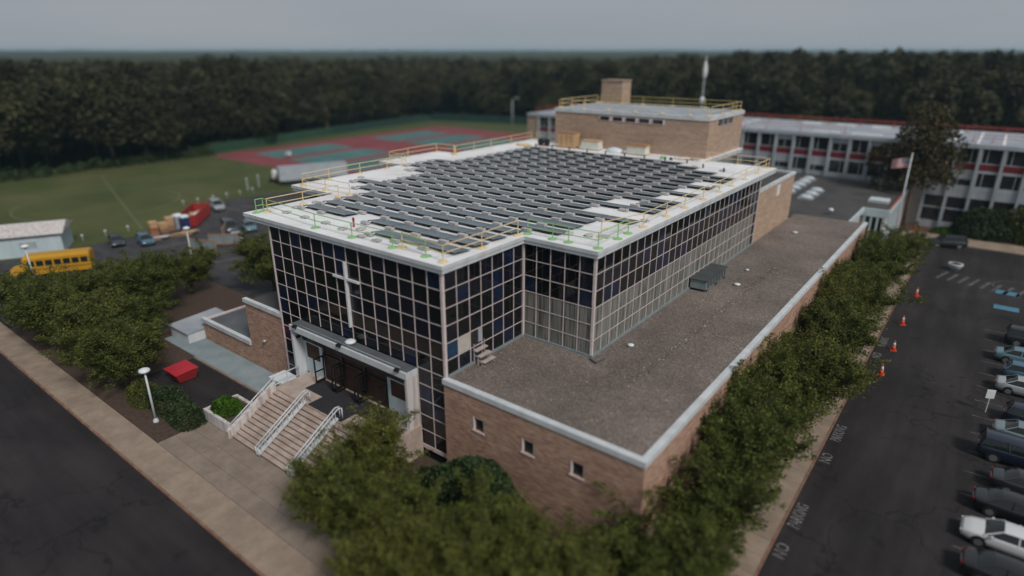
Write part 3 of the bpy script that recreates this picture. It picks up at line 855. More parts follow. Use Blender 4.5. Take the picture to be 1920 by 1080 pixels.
# ------------------------------------------------------------------ low brick wing with gravel roof
lw = thing('low_brick_wing', (7, 20, 0), 'low brick wing with wide gravel roof along the right of the glass hall', 'building')
bw = MB()
WIN = [(2.55, 3.45), (6.45, 7.35), (9.95, 10.85)]; WZ0, WZ1 = 4.15, 5.1
xs = [0.06] + [v for w in WIN for v in w] + [14.46]
for i in range(0, len(xs), 2): bw.box(xs[i], -.34, -.2, xs[i + 1], -.02, 6.62)
for a, b in WIN:
    bw.box(a, -.34, -.2, b, -.02, WZ0); bw.box(a, -.34, WZ1, b, -.02, 6.62)
bw.box(14.14, -.019, -.2, 14.46, 60.8, 6.62); bw.box(6.2, 60.48, -.2, 14.139, 60.8, 6.62)
bw.obj('wall', 'brick', lw)
for a, b in WIN:
    w = MB().box(a + .05, -.20, WZ0 + .05, b - .05, -.16, WZ1 - .05).obj('window', 'window_glass', lw)
    f = MB()
    f.box(a + .001, -.37, WZ0 + .001, a + .09, -.14, WZ1); f.box(b - .09, -.30, WZ0 + .001, b - .001, -.14, WZ1)
    f.box(a + .091, -.30, WZ1 - .07, b - .091, -.14, WZ1 - .001); f.box(a - .06, -.40, WZ0 - .07, b + .06, -.345, WZ0 + .04)
    f.obj('window_frame', 'mullion', w)
MB().prism([(.06, -.0), (14.13, -.0), (14.13, 60.45), (EX + .02, 60.45), (EX + .02, NY - .02), (.06, NY - .02)], 6.3, ZG).obj('gravel_roof', 'gravel', lw)
cp = MB()
cp.box(.0, -.42, 6.63, 14.55, .02, 6.99); cp.box(14.12, .021, 6.63, 14.55, 60.9, 6.99)
cp.obj('coping', 'white_trim', lw)

# far brick block
fb = thing('brick_block', (2, 50, 6.9), 'plain tan brick block at the far end of the gravel roof', 'building')
MB().box(-3, 43.02, 6.7, 5.92, 57.5, 12.55).obj('wall', 'brick_tan', fb)
MB().box(-2.9, 43.2, 12.56, 5.6, 57.2, 12.62).obj('roof', 'dark_roof', fb)
c = MB(); c.box(5.62, 43.02, 12.56, 6.02, 57.6, 12.86); c.box(-3, 57.21, 12.56, 5.61, 57.6, 12.86); c.obj('coping', 'white_trim', fb)
MB().box(5.93, 50.2, 11.0, 5.97, 51.4, 12.3).obj('vent_panel', 'white_paint', fb)

# penthouse
ph = thing('brick_penthouse', (-13, 54, 14.7), 'tan brick rooftop storey with slot windows above the solar panels', 'building')
p = MB()
PX0, PX1, PY0, PY1 = -24.2, -2.3, 48.3, 60.2
p.box(PX0, PY0, 14.4, PX1, PY1, 19.2)
p.obj('wall', 'brick_tan', ph)
MB().box(PX0 - .12, PY0 - .12, 19.21, PX1 + .12, PY1 + .12, 19.66).obj('fascia', 'white_trim', ph)
MB().box(PX0 + .5, PY0 + .9, 19.67, PX1 - .9, PY1 - .4, 19.70).obj('roof', 'grey_roof', ph)
b = MB(); b.box(-17.2, PY0 - .05, 18.38, -7.95, PY0 - .003, 19.06); b.obj('window_band', 'mullion', ph)
for i in range(5):
    x = -17.05 + i * 1.88
    w = MB().box(x, PY0 - .075, 18.48, x + 1.38, PY0 - .052, 18.97).obj('window', 'window_glass', ph)
    f = MB(); f.box(x - .05, PY0 - .11, 18.43, x - .002, PY0 - .055, 19.02); f.box(x + 1.382, PY0 - .11, 18.43, x + 1.43, PY0 - .055, 19.02)
    f.obj('window_frame', 'stained_white', w)
MB().box(PX1 + .003, 51.2, 18.3, PX1 + .04, 56.5, 18.42).obj('sill', 'steel', ph)
for i in range(3):
    y = 51.35 + i * 1.75
    MB().box(PX1 + .002, y, 18.45, PX1 + .03, y + 1.35, 19.1).obj('window', 'window_glass', ph)
ch = thing('roof_shaft', (-22.5, 62, 14), 'square brick chimney rising behind the brick penthouse', 'chimney')
MB().box(-24.2, 60.7, 13, -20.7, 63.4, 22.7).obj('stack', 'brick_tan', ch)
MB().box(-24.3, 60.6, 22.71, -20.6, 63.5, 22.95).obj('cap', 'concrete', ch)

# ------------------------------------------------------------------ entrance porch
po = thing('entrance_porch', (-9.3, -.6, 2.35), 'white framed entrance porch with glass doors at the front', 'porch')
X0, X1, YF, TZ = -15.95, -2.67, -1.10, 2.35
MB().box(X0, YF, 0.2, X0 + .22, -.08, 6.3).obj('side_wall', 'white_trim', po)
MB().box(X1 - .22, YF, 0.2, X1, -.08, 6.3).obj('side_wall', 'stained_white', po)
MB().box(X0 - .02, YF - .06, 6.31, X1 + .02, -.08, 6.78, 0).obj('canopy', 'white_trim', po)
MB().box(X0 + .05, YF + .10, 6.785, X1 - .05, -.08, 6.84).obj('canopy_roof', 'slate_roof', po)
h = MB(); h.box(X0 + .221, -.75, 5.95, X1 - .221, -.5, 6.305); h.obj('header', 'blue_white', po)
MB().box(X0 + .221, -.26, 5.2, X1 - .221, -.1, 6.30).obj('transom_panel', 'black_metal', po)
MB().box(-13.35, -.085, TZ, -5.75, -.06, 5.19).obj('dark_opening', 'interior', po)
for a, b_ in ((X0 + .221, -13.36), (-5.74, X1 - .221)):
    s = MB().box(a, -.2, TZ, b_, -.07, 5.19).obj('sidelight', 'blue_white', po)
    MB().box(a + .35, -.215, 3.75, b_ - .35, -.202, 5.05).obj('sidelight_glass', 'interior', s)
for x in (-10.95, -8.3):
    MB().box(x - .10, -.2, TZ, x + .10, -.09, 5.19).obj('door_post', 'black_metal', po)
MB().box(-13.3, -.22, 4.56, -5.8, -.12, 4.68).obj('door_head', 'black_metal', po)
def leaf(x):
    d = MB(); y0, y1 = -1.13, -.21; z0, z1 = TZ + .03, 4.55; t = .035
    d.box(x - t, y0, z0, x + t, y0 + .10, z1); d.box(x - t, y1 - .10, z0, x + t, y1, z1)
    d.box(x - t, y0 + .10, z0, x + t, y1 - .10, z0 + .20); d.box(x - t, y0 + .10, z1 - .11, x + t, y1 - .10, z1)
    d.box(x - t, y0 + .10, 3.32, x + t, y1 - .10, 3.42)
    dl = d.obj('glass_door', 'black_metal', po)
    return dl
for x in (-13.25, -11.15, -10.75, -8.5, -8.1, -5.85): leaf(x)
for x in (X0 + .9, -9.6, X1 - .75):
    fl = thing('floodlight', (x, YF - .1, 6.8), {0: 'floodlight at the left end of the porch canopy', 1: 'floodlight over the middle of the porch canopy', 2: 'floodlight at the right end of the porch canopy'}[0 if x < -12 else (1 if x < -6 else 2)], 'floodlight', 'canopy floodlights')
    MB().box(x - .16, YF - .30, 6.80, x + .16, YF - .02, 6.98).obj('housing', 'black_metal', fl)
    MB().box(x - .03, YF - .1, 6.60, x + .03, YF - .063, 6.80).obj('bracket', 'black_metal', fl)
t = thing('conduit', (-11, YF + .3, 6.85), 'thin grey conduit running along the porch canopy edge', 'conduit')
MB().tube((X0 + 1, YF + .22, 6.88), (-9.7, YF + .22, 6.88), .04, n=6).obj('pipe', 'unit', t)
MB().tube((-9.5, YF + .22, 6.88), (X1 - .8, YF + .22, 6.88), .035, n=6).obj('pipe', 'steel', t)
v = thing('canopy_vent', (-9.1, -.6, 6.85), 'round white mushroom vent on the porch canopy roof', 'vent')
MB().lathe([(.22, 0), (.22, .16), (.40, .17), (.42, .26), (.28, .36), (.05, .40)], (-9.1, -.55, 6.84)).obj('hood', 'dome', v, True)
cam_ = thing('wall_lamp', (-15.72, -.7, 5.6), 'small dark wall lamp on the left cheek of the porch', 'lamp')
MB().box(-15.725, -.85, 5.55, -15.55, -.5, 5.72).obj('lamp_body', 'black_metal', cam_)

# terrace and stairs
tr_ = thing('entrance_steps', (-9.6, -5.4, 0), 'broad stone entrance steps in three flights below the porch', 'steps')
NS = 13; rise = 2.35 / NS; run = 4.0 / (NS - 1)
SX0, SX1, SY = -15.15, -3.75, -3.46
MB().box(SX0 - .2, SY, -.2, -2.5, -.09, TZ).obj('terrace', 'terrace', tr_)
for i in range(NS - 1):
    y1 = SY - i * run; z1 = TZ - (i + 1) * rise
    MB().box(SX0, y1 - run - .03, z1 - .06, SX1, y1 - .002, z1).obj('tread', 'stone_step', tr_)
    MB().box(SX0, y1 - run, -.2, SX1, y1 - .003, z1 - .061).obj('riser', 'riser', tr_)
for (x, m) in ((SX0 - .2, 'white_trim'), (SX1 + .2, 'white_trim')):
    c = MB(); yb = SY - 4.0
    xa, xb = x - .19, x + .19
    c.add([(xa, yb - .25, -.2), (xb, yb - .25, -.2), (xb, SY, -.2), (xa, SY, -.2), (xa, yb - .25, .55), (xb, yb - .25, .55), (xb, SY, TZ + .5), (xa, SY, TZ + .5)],
          [(0, 3, 2, 1), (4, 5, 6, 7), (0, 1, 5, 4), (1, 2, 6, 5), (2, 3, 7, 6), (3, 0, 4, 7)])
    c.obj('cheek_wall', 'stained_white', tr_)
def handrail(name, pts, label, group=None, h=.92, mid=True, m='white_trim', rr=.05, bal=True):
    t = thing(name, pts[0], label, 'handrail', group)
    P3 = [Vector(q) for q in pts]
    for a, b in zip(P3, P3[1:]):
        u = Vector((0, 0, 1))
        MB().tube(a + u * h, b + u * h, rr, n=8).obj('top_rail', m, t, True)
        if mid: MB().tube(a + u * .22, b + u * .22, rr * .8, n=8).obj('bottom_rail', m, t, True)
        n = max(1, round((b - a).length / (1.0 if bal else 1.4)))
        for k in range(n + 1):
            q = a.lerp(b, k / n)
            MB().tube(q, q + u * h, rr * .7, n=6).obj('post', m, t)
    return t
for x, lab in ((-11.5, 'white double handrail between left and middle flights of the steps'), (-7.72, 'white double handrail between middle and right flights of the steps')):
    t = thing('stair_rail', (x, -5.4, 0), lab, 'handrail', 'handrails on the entrance steps')
    a0, a1 = Vector((x, SY - 4.15, 0.0)), Vector((x, SY + .1, TZ))
    for dx in (-.15, .15):
        e = Vector((dx, 0, 0)); u = Vector((0, 0, 1))
        r_ = MB()
        r_.tube(a0 + e + u * .78, a1 + e + u * .92, .055, n=8); r_.tube(a0 + e + u * .78, a0 + e + u * .05, .05, n=8)
        r_.tube(a1 + e + u * .92, a1 + e + Vector((0, .35, .88)), .05, n=8); r_.tube(a1 + e + Vector((0, .35, .88)), a1 + e + Vector((0, .35, 0)), .045, n=8)
        r_.obj('top_rail', 'white_trim', t, True)
    r_ = MB(); r_.obox(a0.lerp(a1, .5) + Vector((0, 0, .16)), (.34, (a1 - a0).length, .07), rx=math.atan2(TZ, 4.25)); r_.obj('bottom_rail', 'white_trim', t)
    for k in range(9):
        q = a0.lerp(a1, (k + .5) / 9)
        for dx in (-.15, .15):
            MB().tube(q + Vector((dx, 0, .18)), q + Vector((dx, 0, .82)), .028, n=5).obj('baluster', 'white_trim', t)
handrail('landing_rail', [(-15.35, SY + .05, TZ), (-15.35, -1.15, TZ)], 'white railing along the left edge of the entrance landing', 'handrails on the entrance steps')
handrail('cheek_rail', [(-15.35, SY - 3.9, .62), (-15.35, SY + .0, TZ + .5)], 'white railing on the left cheek wall of the steps', 'handrails on the entrance steps', h=.42, mid=False)
handrail('cheek_rail', [(-3.55, SY - 3.9, .62), (-3.55, SY + .0, TZ + .5)], 'white railing on the right cheek wall behind the tree', 'handrails on the entrance steps', h=.5, mid=False)
handrail('landing_rail', [(-3.2, SY + .1, TZ), (-2.75, -1.2, TZ)], 'white railing along the right edge of the entrance landing', 'handrails on the entrance steps')
for (x0, y0, x1, y1, lab) in [(-13.4, -2.0, -5.4, -.30, 'long dark doormat laid along the glass doors'), (-11.2, -3.35, -7.3, -2.02, 'dark doormat at the head of the middle flight')]:
    t = thing('doormat', ((x0 + x1) / 2, (y0 + y1) / 2, TZ), lab, 'doormat', 'entrance doormats')
    MB().box(x0, y0, TZ + .002, x1, y1, TZ + .016).obj('pile', 'mat_dark', t)
    MB().box(x0 + .02, y0 - .05, TZ + .001, x1 - .02, y0 - .001, TZ + .012).obj('rubber_edge', 'black_metal', t)
# planter
t = thing('planter', (-17.3, -6.2, 0), 'white walled planter beside the foot of the steps', 'planter')
w_ = MB(); w_.box(-19.25, -7.45, -.2, -15.66, -7.2, .92); w_.box(-19.25, -7.199, -.2, -19.0, -4.6, .92); w_.box(-18.99, -4.85, -.2, -15.66, -4.6, .92)
w_.obj('wall', 'stained_white', t); MB().box(-18.99, -7.19, .5, -15.68, -4.86, .78).obj('soil', 'soil', t)
t = thing('planter_shrub', (-17.75, -6.3, .78), 'bright green rounded shrub filling the white planter', 'shrub')
o = link('foliage', bush_mesh(5, 1.45, 1.2, 1.35, 4600, M['leaf_lime'], (.16, .11)), t)
MB().tube((-17.75, -6.3, .7), (-17.75, -6.3, 1.4), .06, n=6).obj('stem', 'bark', t)

# ------------------------------------------------------------------ left annex
an = thing('brick_annex', (-26, 3, 0), 'brick annex with stepped dark roofs left of the glass hall', 'building')
MB().box(-24.5, .02, -.2, -18.78, 9.0, 6.2).obj('wall', 'brick', an)
MB().box(-33.2, .02, -.2, -24.51, 9.0, 1.95).obj('lower_wall', 'brick', an)
MB().box(-24.45, .3, 6.21, -18.8, 9.1, 6.28).obj('roof', 'dark_roof', an)
MB().box(-33.0, .3, 1.96, -24.52, 9.1, 2.06).obj('lower_roof', 'slate_roof', an)
c = MB(); c.box(-24.62, -.10, 6.21, -18.79, .28, 6.56); c.obj('coping', 'white_trim', an)
c = MB(); c.box(-33.3, -.10, 1.96, -24.52, .28, 2.36); c.obj('lower_coping', 'white_trim', an)
c = MB(); c.box(-24.62, 9.11, 6.2, -18.75, 9.25, 6.40); c.box(-33.3, 9.11, 1.96, -24.63, 9.25, 2.2); c.box(-33.3, .29, 1.96, -33.05, 9.10, 2.2); c.obj('edge_trim', 'mullion', an)
MB().box(-37.0, -1.6, -.2, -33.35, 3.2, 1.0).obj('shed_block', 'white_trim', an)
MB().add([(-37.1, -1.7, 1.01), (-33.3, -1.7, 1.01), (-33.3, 3.3, 1.25), (-37.1, 3.3, 1.25), (-37.1, -1.7, 1.15), (-33.3, -1.7, 1.15), (-33.3, 3.3, 1.40), (-37.1, 3.3, 1.40)],
         [(0, 3, 2, 1), (4, 5, 6, 7), (0, 1, 5, 4), (1, 2, 6, 5), (2, 3, 7, 6), (3, 0, 4, 7)]).obj('shed_roof', 'grey_roof', an)
sp = MB(); sp.lathe([(.03, 0), (.16, .02), (.16, .16), (.02, .2)], (-21.9, -.12, 3.1), 10); sp.obj('wall_bell', 'steel', an, True)
t = thing('vent_unit', (-16.9, -1.6, .1), 'silver sheet metal unit beside the entrance landing', 'vent unit')
MB().box(-17.9, -2.3, .1, -16.2, -1.0, 1.7).obj('body', 'steel', t); MB().prism([(-18.0, -2.4), (-16.1, -2.4), (-16.1, -.9), (-18.0, -.9)], 1.71, 1.95).obj('hood', 'dome', t)
t = thing('red_container', (-27, -5.4, 0), 'small red skip with a flat lid on the loading apron', 'skip')
k = MB(); k.add([(-27.9, -6.0, .1), (-26.2, -6.0, .1), (-26.2, -4.6, .1), (-27.9, -4.6, .1), (-28.15, -6.3, .92), (-25.95, -6.3, .92), (-25.95, -4.4, .92), (-28.15, -4.4, .92)],
      [(0, 3, 2, 1), (4, 5, 6, 7), (0, 1, 5, 4), (1, 2, 6, 5), (2, 3, 7, 6), (3, 0, 4, 7)]); k.obj('body', 'dump_red', t)
MB().obox((-27.05, -5.35, 1.03), (2.3, 2.0, .06), rx=R(3)).obj('lid', 'red', t)
for x in (-27.6, -26.5):
    for y in (-5.8, -4.8): MB().tube((x - .04, y, .06), (x + .04, y, .06), .07, n=8).obj('wheel', 'tyre', t)
# ------------------------------------------------------------------ solar panels
ZT = ZR + .54
PWX, PWY = 2.70, 1.94
sol = thing('solar_panel', (0, 0, 0), 'dark solar panel on a tilted ballasted rack among the rows on the white roof', 'solar panel', 'solar panels on the white roof')
# local origin: front left foot of the rack
w, dep, zf, zb = 2.60, 1.37, .25, .07
mb = MB()
mb.add([(.06, .10, zf), (.06 + w, .10, zf), (.06 + w, .10 + dep, zb), (.06, .10 + dep, zb), (.06, .10, zf + .035), (.06 + w, .10, zf + .035), (.06 + w, .10 + dep, zb + .035), (.06, .10 + dep, zb + .035)],
       [(0, 3, 2, 1), (4, 5, 6, 7), (0, 1, 5, 4), (1, 2, 6, 5), (2, 3, 7, 6), (3, 0, 4, 7)])
mb.obj('panel_face', 'panel', sol)
MB().box(.06, .06, zf - .02, .06 + w, .097, zf + .045).obj('frame', 'alu', sol)
MB().box(1.05, .12, .01, 1.75, .16, zf - .03).obj('deflector', 'panel_back', sol)
pr = [(-.36, 0), (1.46, 0), (1.46, zb), (1.40, zb), (1.40, .04), (.15, .04), (.15, zf), (.07, zf), (.07, .04), (-.36, .04)]
br = MB(); n_ = len(pr)
br.add([(-.04, y, z) for y, z in pr] + [(.04, y, z) for y, z in pr], [tuple(range(n_)), tuple(range(2 * n_ - 1, n_ - 1, -1))] + [(i, n_ + i, n_ + (i + 1) % n_, (i + 1) % n_) for i in range(n_)])
br.obj('bracket', 'panel_back', sol)
bl = MB(); bp = [(-.34, -.36), (.34, -.36), (.40, -.30), (.40, -.06), (.34, .0), (-.34, .0), (-.40, -.06), (-.40, -.30)]
bl.prism(bp, .045, .22); bl.obj('ballast', 'ballast', sol)
rnd = random.Random(5)
gridx = [-27.4 + PWX * k for k in range(13)]
def keep(r, k):
    x = gridx[k]; y = 1.62 + PWY * r
    if r == 0: return 7 <= k <= 9
    if r == 1: return 3 <= k <= 9 and k not in (5,)
    if r in (2, 3): return 3 <= k <= 9
    if r == 4: return 3 <= k <= 10
    if r == 5: return 2 <= k <= 10
    lo = 0 if 11 <= r <= 13 else 1
    hi = 11
    if r >= 17: hi = 11 if r < 19 else 10
    if (r, k) in ((8, 10), (8, 11), (10, 10), (12, 11), (14, 11), (6, 11), (7, 1), (8, 1), (9, 1), (20, 10), (21, 9), (21, 10), (16, 11)): return False
    return lo <= k <= hi and r <= 21
first = True
for r in range(22):
    for k in range(12):
        if not keep(r, k): continue
        loc = (gridx[k] + .07, 1.62 + PWY * r, ZT + .002)
        if first: sol.location = loc; first = False; o = sol
        else: o = dup(sol, loc)
        o.rotation_euler = (0, 0, R(rnd.uniform(-.5, .5)))
# loose ballast at row ends and on the front strip
lb = MB(); lb.lathe([(.28, 0), (.32, .04), (.30, .12), (.20, .16)], (0, 0, 0), 8); lb.box(-.36, -.14, .0, .36, .14, .12); lbm = lb.mesh('ballast', 'ballast')
spots = [(-8.6, .95), (-10.2, 2.2), (-11.3, 1.4), (-13.7, 1.7), (-16.4, 1.75), (-18.9, 1.8), (-7.0, .9), (-19.8, 3.3), (-20.0, 5.4), (-19.6, 7.4), (2.5, 10.4), (3.9, 10.9), (1.0, 10.2), (4.9, 11.3), (5.2, 17), (4.8, 33), (-1.2, 42.3), (2.2, 41.8), (-25.4, 21.2), (-25.9, 15.2)]
for i, (x, y) in enumerate(spots):
    t = thing('ballast_block', (x, y, ZT + .003), 'loose grey concrete ballast block lying at the edge of the panel rows', 'ballast block', 'loose ballast blocks on the roof')
    link('block', lbm, t, rotz=rnd.uniform(0, 3))
    link('rubber_pad', MB().box(-.4, -.2, -.001, .3, .05, .015).mesh('rubber_pad', 'panel_back'), t)

# ------------------------------------------------------------------ guardrails
def guard(pts, m, label, z=ZT, h=1.07, group='free standing guardrails on the roofs', gaps=(), r=.034, base=True, rails=(1.0, .52)):
    t = thing('guardrail', (pts[0][0], pts[0][1], z), label, 'guardrail', group)
    P = [Vector((x, y, z)) for x, y in pts]
    for i, q in enumerate(P):
        MB().tube(q, q + Vector((0, 0, h)), r * 1.1, n=6).obj('post', m, t)
        if base:
            MB().lathe([(.36, 0), (.36, .03), (.26, .06), (.08, .10)], (q.x, q.y, q.z + .004), 8).obj('base_plate', m, t)
    for i in range(len(P) - 1):
        if i in gaps: continue
        for f, nm in zip(rails, ('top_rail', 'mid_rail')):
            MB().tube(P[i] + Vector((0, 0, h * f)), P[i + 1] + Vector((0, 0, h * f)), r, n=6).obj(nm, m, t)
    return t
guard([(-20.9, .35), (-20.9, 1.0), (-13.25, .45), (-9.05, .45), (-5.0, .55), (-1.9, .55)], 'green', 'green guardrail along the front edge above the glass facade')
guard([(-20.5, 1.1), (-20.45, 4.46), (-20.4, 8.1)], 'yellow', 'yellow guardrail on the left edge above the front corner')
guard([(-27.0, 9.0), (-23.6, 9.1), (-20.2, 9.2)], 'yellow', 'yellow guardrail closing the step in the left roof edge')
guard([(-27.5, 9.3), (-27.85, 12.7), (-28.0, 16.8), (-28.0, 20.6), (-28.0, 22.9)], 'yellow', 'long yellow guardrail along the left roof edge beside the trailer')
guard([(-28.2, 23.6), (-31.6, 24.2), (-31.9, 27.5), (-32.0, 32.6), (-29.2, 33.0), (-28.4, 32.0)], 'yellow', 'yellow guardrail around the jutting corner before the tennis courts')
guard([(-28.7, 32.6), (-28.9, 36.4), (-28.9, 39.9), (-29.1, 44.6), (-29.3, 49.8)], 'yellow', 'yellow guardrail on the left roof edge nearest the far windows')
guard([(-29.0, 50.6), (-26.6, 50.7), (-24.8, 50.6)], 'yellow', 'short yellow guardrail beside the stacked tan boards')
guard([(-4.5, .95), (-.25, .4), (-.2, 4.05), (-.2, 8.0)], 'yellow', 'yellow guardrail on the right edge above the wooden steps')
guard([(.15, 8.7), (2.3, 8.7), (3.6, 8.7), (5.9, 8.75), (5.85, 11.5), (5.75, 13.2)], 'green', 'green guardrail around the corner above the curtained glass')
guard([(4.7, 11.2), (5.85, 15.4), (5.8, 19.5), (5.8, 23.1), (5.8, 27.1), (5.8, 31.0), (5.8, 34.4), (5.75, 38.4), (5.7, 42.6), (5.6, 46.7)], 'yellow', 'long yellow guardrail along the right roof edge')
guard([(5.2, 46.9), (2.0, 46.9), (-1.4, 46.9)], 'yellow', 'short yellow guardrail behind the right end of the white roof')
guard([(-23.9, 48.8), (-20.0, 48.75), (-16.2, 48.7), (-12.3, 48.7), (-8.6, 48.7), (-5.0, 48.7), (-2.7, 48.7)], 'yellow', 'yellow guardrail along the front of the penthouse roof', z=19.7)
guard([(-2.6, 49.4), (-2.6, 53.2), (-2.6, 56.6), (-2.6, 59.8)], 'yellow', 'yellow guardrail along the right side of the penthouse roof', z=19.7)
guard([(-3.2, 59.9), (-7.5, 59.9), (-12.2, 59.9), (-16.8, 59.9), (-20.2, 59.9), (-23.8, 59.9)], 'yellow_deep', 'deep yellow guardrail along the back of the penthouse roof', z=19.7)
guard([(-23.9, 59.2), (-23.9, 55.5), (-23.9, 52.0), (-23.9, 49.4)], 'yellow', 'yellow guardrail along the left side of the penthouse roof', z=19.7)

# ------------------------------------------------------------------ roof clutter
def stack(name, x, y, z, nx, dx, dy, dz, ang, label, cat, pieces):
    """pieces: list of (part name, height, material, inset)"""
    t = thing(name, (x, y, z), label, cat)
    zz = 0
    for nm, hh, m, ins in pieces:
        me = MB().box(-dx / 2 + ins, -dy / 2 + ins, zz + .004, dx / 2 - ins, dy / 2 - ins, zz + hh).mesh(nm, m)
        link(nm, me, t, (0, 0, 0), 0); zz += hh
    t.rotation_euler = (0, 0, ang)
    return t
t = stack('board_pallet', -20.7, 46.4, ZT, 1, 2.5, 1.5, 2, R(6), 'tall strapped stack of tan boards by the left end of the penthouse', 'board stack',
      [('pallet', .14, 'wood_dk', .02), ('board_bundle', .6, 'wood', 0), ('board_bundle', .62, 'wood', .02), ('board_bundle', .6, 'wood', 0), ('cover_board', .12, 'wood_dk', -.04)])
for dx in (-.7, .1, .75): link('strap', MB().box(dx - .03, -.79, .1, dx + .03, .79, 2.1).mesh('strap', 'wood_dk'), t)
stack('insulation_stack', -17.2, 46.6, ZT, 1, 2.5, 1.4, 1, R(4), 'pale insulation board stack next to the strapped tan boards', 'board stack',
      [('pallet', .12, 'wood_dk', .02), ('foam_board', .5, 'foam', 0), ('foam_board', .5, 'foam', .02), ('cover_board', .12, 'wood', -.03)])
stack('insulation_stack', -10.4, 46.5, ZT, 1, 2.5, 1.4, 1, R(2), 'pale insulation board stack with two cover boards before the penthouse windows', 'board stack',
      [('pallet', .12, 'wood_dk', .02), ('foam_board', .42, 'foam', 0), ('foam_board', .48, 'foam', .02), ('cover_board', .16, 'wood', -.03), ('cover_board', .14, 'wood_dk', .04)])
t = thing('tarp_mound', (-13.7, 46.5, ZT), 'white tarpaulin mound between the two insulation stacks', 'tarpaulin')
o = MB().lathe([(1.25, 0), (1.2, .22), (.9, .45), (.4, .6), (.05, .62)], (0, 0, 0), 14).mesh('cloth', 'dome', smooth=True); q = link('cloth', o, t); q.scale = (1, .6, 1)
t = thing('tool_pile', (-5.6, 45.6, ZT), 'small heap of green and white tools beside the penthouse corner', 'tool pile')
for i in range(9):
    s = rnd.uniform(.12, .3); link(['bucket', 'bag', 'hose_coil'][i % 3], MB().lathe([(s, 0), (s * 1.1, s), (s * .6, s * 1.3)], (rnd.uniform(-.9, .9), rnd.uniform(-.4, .4), .004), 8).mesh('tool', ['dome', 'green', 'panel_back'][i % 3]), t)
t = thing('timber_offcuts', (-4.0, 46.2, ZT), 'tan timber offcuts strewn on the roof by the penthouse corner', 'timber')
for i in range(6): link('plank', MB().obox((rnd.uniform(-1.2, 1.2), rnd.uniform(-.6, .6), .06 + .05 * i), (rnd.uniform(.8, 1.8), .2, .045), rz=rnd.uniform(-.6, .6)).mesh('plank', 'wood'), t)
t = thing('cable_drum', (-24.2, 45.6, ZT), 'black cable drums on a trestle left of the strapped boards', 'cable drum')
for dx in (-.5, .5):
    link('drum', MB().tube((dx - .22, 0, .55), (dx + .22, 0, .55), .45, n=12).mesh('drum', 'panel_back'), t)
link('trestle', MB().box(-1, -.3, .0, 1, -.22, .12).box(-1, .22, 0, 1, .3, .12).mesh('trestle', 'wood_dk'), t)
t = thing('hose', (-26.4, 44.0, ZT), 'yellow hose heaped on the back left of the white roof', 'hose')
hm = MB(); pp = None
for i in range(60):
    a = i * .5; q = Vector((math.cos(a) * (1.0 + .3 * math.sin(i * .37)), .5 * math.sin(a), .05 + i * .003))
    if pp: hm.tube(pp, q, .05, n=5)
    pp = q
link('coil', hm.mesh('coil', 'yellow'), t)
t = thing('roof_drain', (-11.2, 2.35, ZT), 'small red marker post standing in a gap of the front panel rows', 'marker')
link('post', MB().tube((0, 0, 0), (0, 0, .7), .07, n=6).mesh('post', 'red'), t); link('flag', MB().box(-.12, -.02, .45, .12, .02, .7).mesh('flag', 'red_panel'), t)
rnd = random.Random(8)
for k in range(11):
    x = -24.5 + k * 2.7
    t = thing('vent_pipe', (x, 44.1 if k < 9 else 43.2 - (k - 8), ZT), 'small black stub pipe behind the last row of solar panels', 'pipe', 'stub pipes behind the panels')
    link('pipe', MB().tube((0, 0, 0), (0, 0, .45), .09, n=6).mesh('pipe', 'panel_back'), t)

# gravel roof things
t = thing('wooden_steps', (.9, 3.2, ZG), 'small pale wooden steps up to the open vent window on the gravel roof', 'steps')
for i in range(3):
    MB().box(.12 + .34 * i, 2.55, ZG + .98 - .33 * i, .46 + .34 * i, 3.75, ZG + 1.05 - .33 * i).obj('tread', 'step_wood', t)
for y in (2.58, 3.66):
    s = MB()
    for i in range(3):
        s.box(.14 + .34 * i, y, ZG + .002, .2 + .34 * i, y + .06, ZG + .978 - .33 * i)
        s.box(.2 + .34 * i, y, ZG + .60 - .28 * i, .46 + .34 * i, y + .05, ZG + .68 - .28 * i)
    s.obj('stringer', 'step_wood', t)
    MB().tube((.16, y + .03, ZG + 1.0), (.16, y + .03, ZG + 1.5), .035, n=5).obj('newel', 'step_wood', t)
t = thing('roof_unit', (6.9, 27.5, ZG), 'long low grey ventilation unit against the curtained glass', 'ventilation unit')
MB().box(6.15, 25.3, ZG + .22, 7.6, 30.4, ZG + 1.02).obj('housing', 'unit', t)
MB().box(6.12, 25.2, ZG + 1.025, 7.7, 30.5, ZG + 1.10).obj('lid', 'unit_top', t)
for y in (25.6, 27.9, 30.0): MB().box(6.2, y, ZG - .02, 7.6, y + .2, ZG + .215).obj('skid', 'panel_back', t)
for k in range(7): MB().box(7.602, 25.6 + k * .68, ZG + .3, 7.625, 26.1 + k * .68, ZG + .92).obj('louvre', 'unit_top', t)
for i, (x, y, r_, lab) in enumerate([(7.4, 11.6, .24, 'round pale vent cap in the middle of the gravel roof'), (9.2, 28.9, .3, 'pale flat debris beside the ventilation unit on the gravel'), (8.6, 33.5, .18, 'small pale cap further back on the gravel roof'), (8.6, 50.5, .3, 'pale drain cover near the tan brick block')]):
    t = thing('roof_ventilator', (x, y, ZG), lab, 'vent cap')
    MB().lathe([(r_ * .7, -.05), (r_ * .7, .08), (r_, .09), (r_, .15), (r_ * .5, .2)], (x, y, ZG), 10).obj('cap', 'dome', t, True)
t = thing('drain_pipe', (6.9, 8.2, ZG), 'bent dark pipe lying at the glass corner on the gravel', 'pipe')
pm_ = MB(); pm_.tube((6.1, 8.0, ZG + .07), (6.8, 7.7, ZG + .07), .07, n=6); pm_.tube((6.8, 7.7, ZG + .07), (6.9, 8.7, ZG + .07), .05, n=6); pm_.obj('pipe', 'unit_top', t)
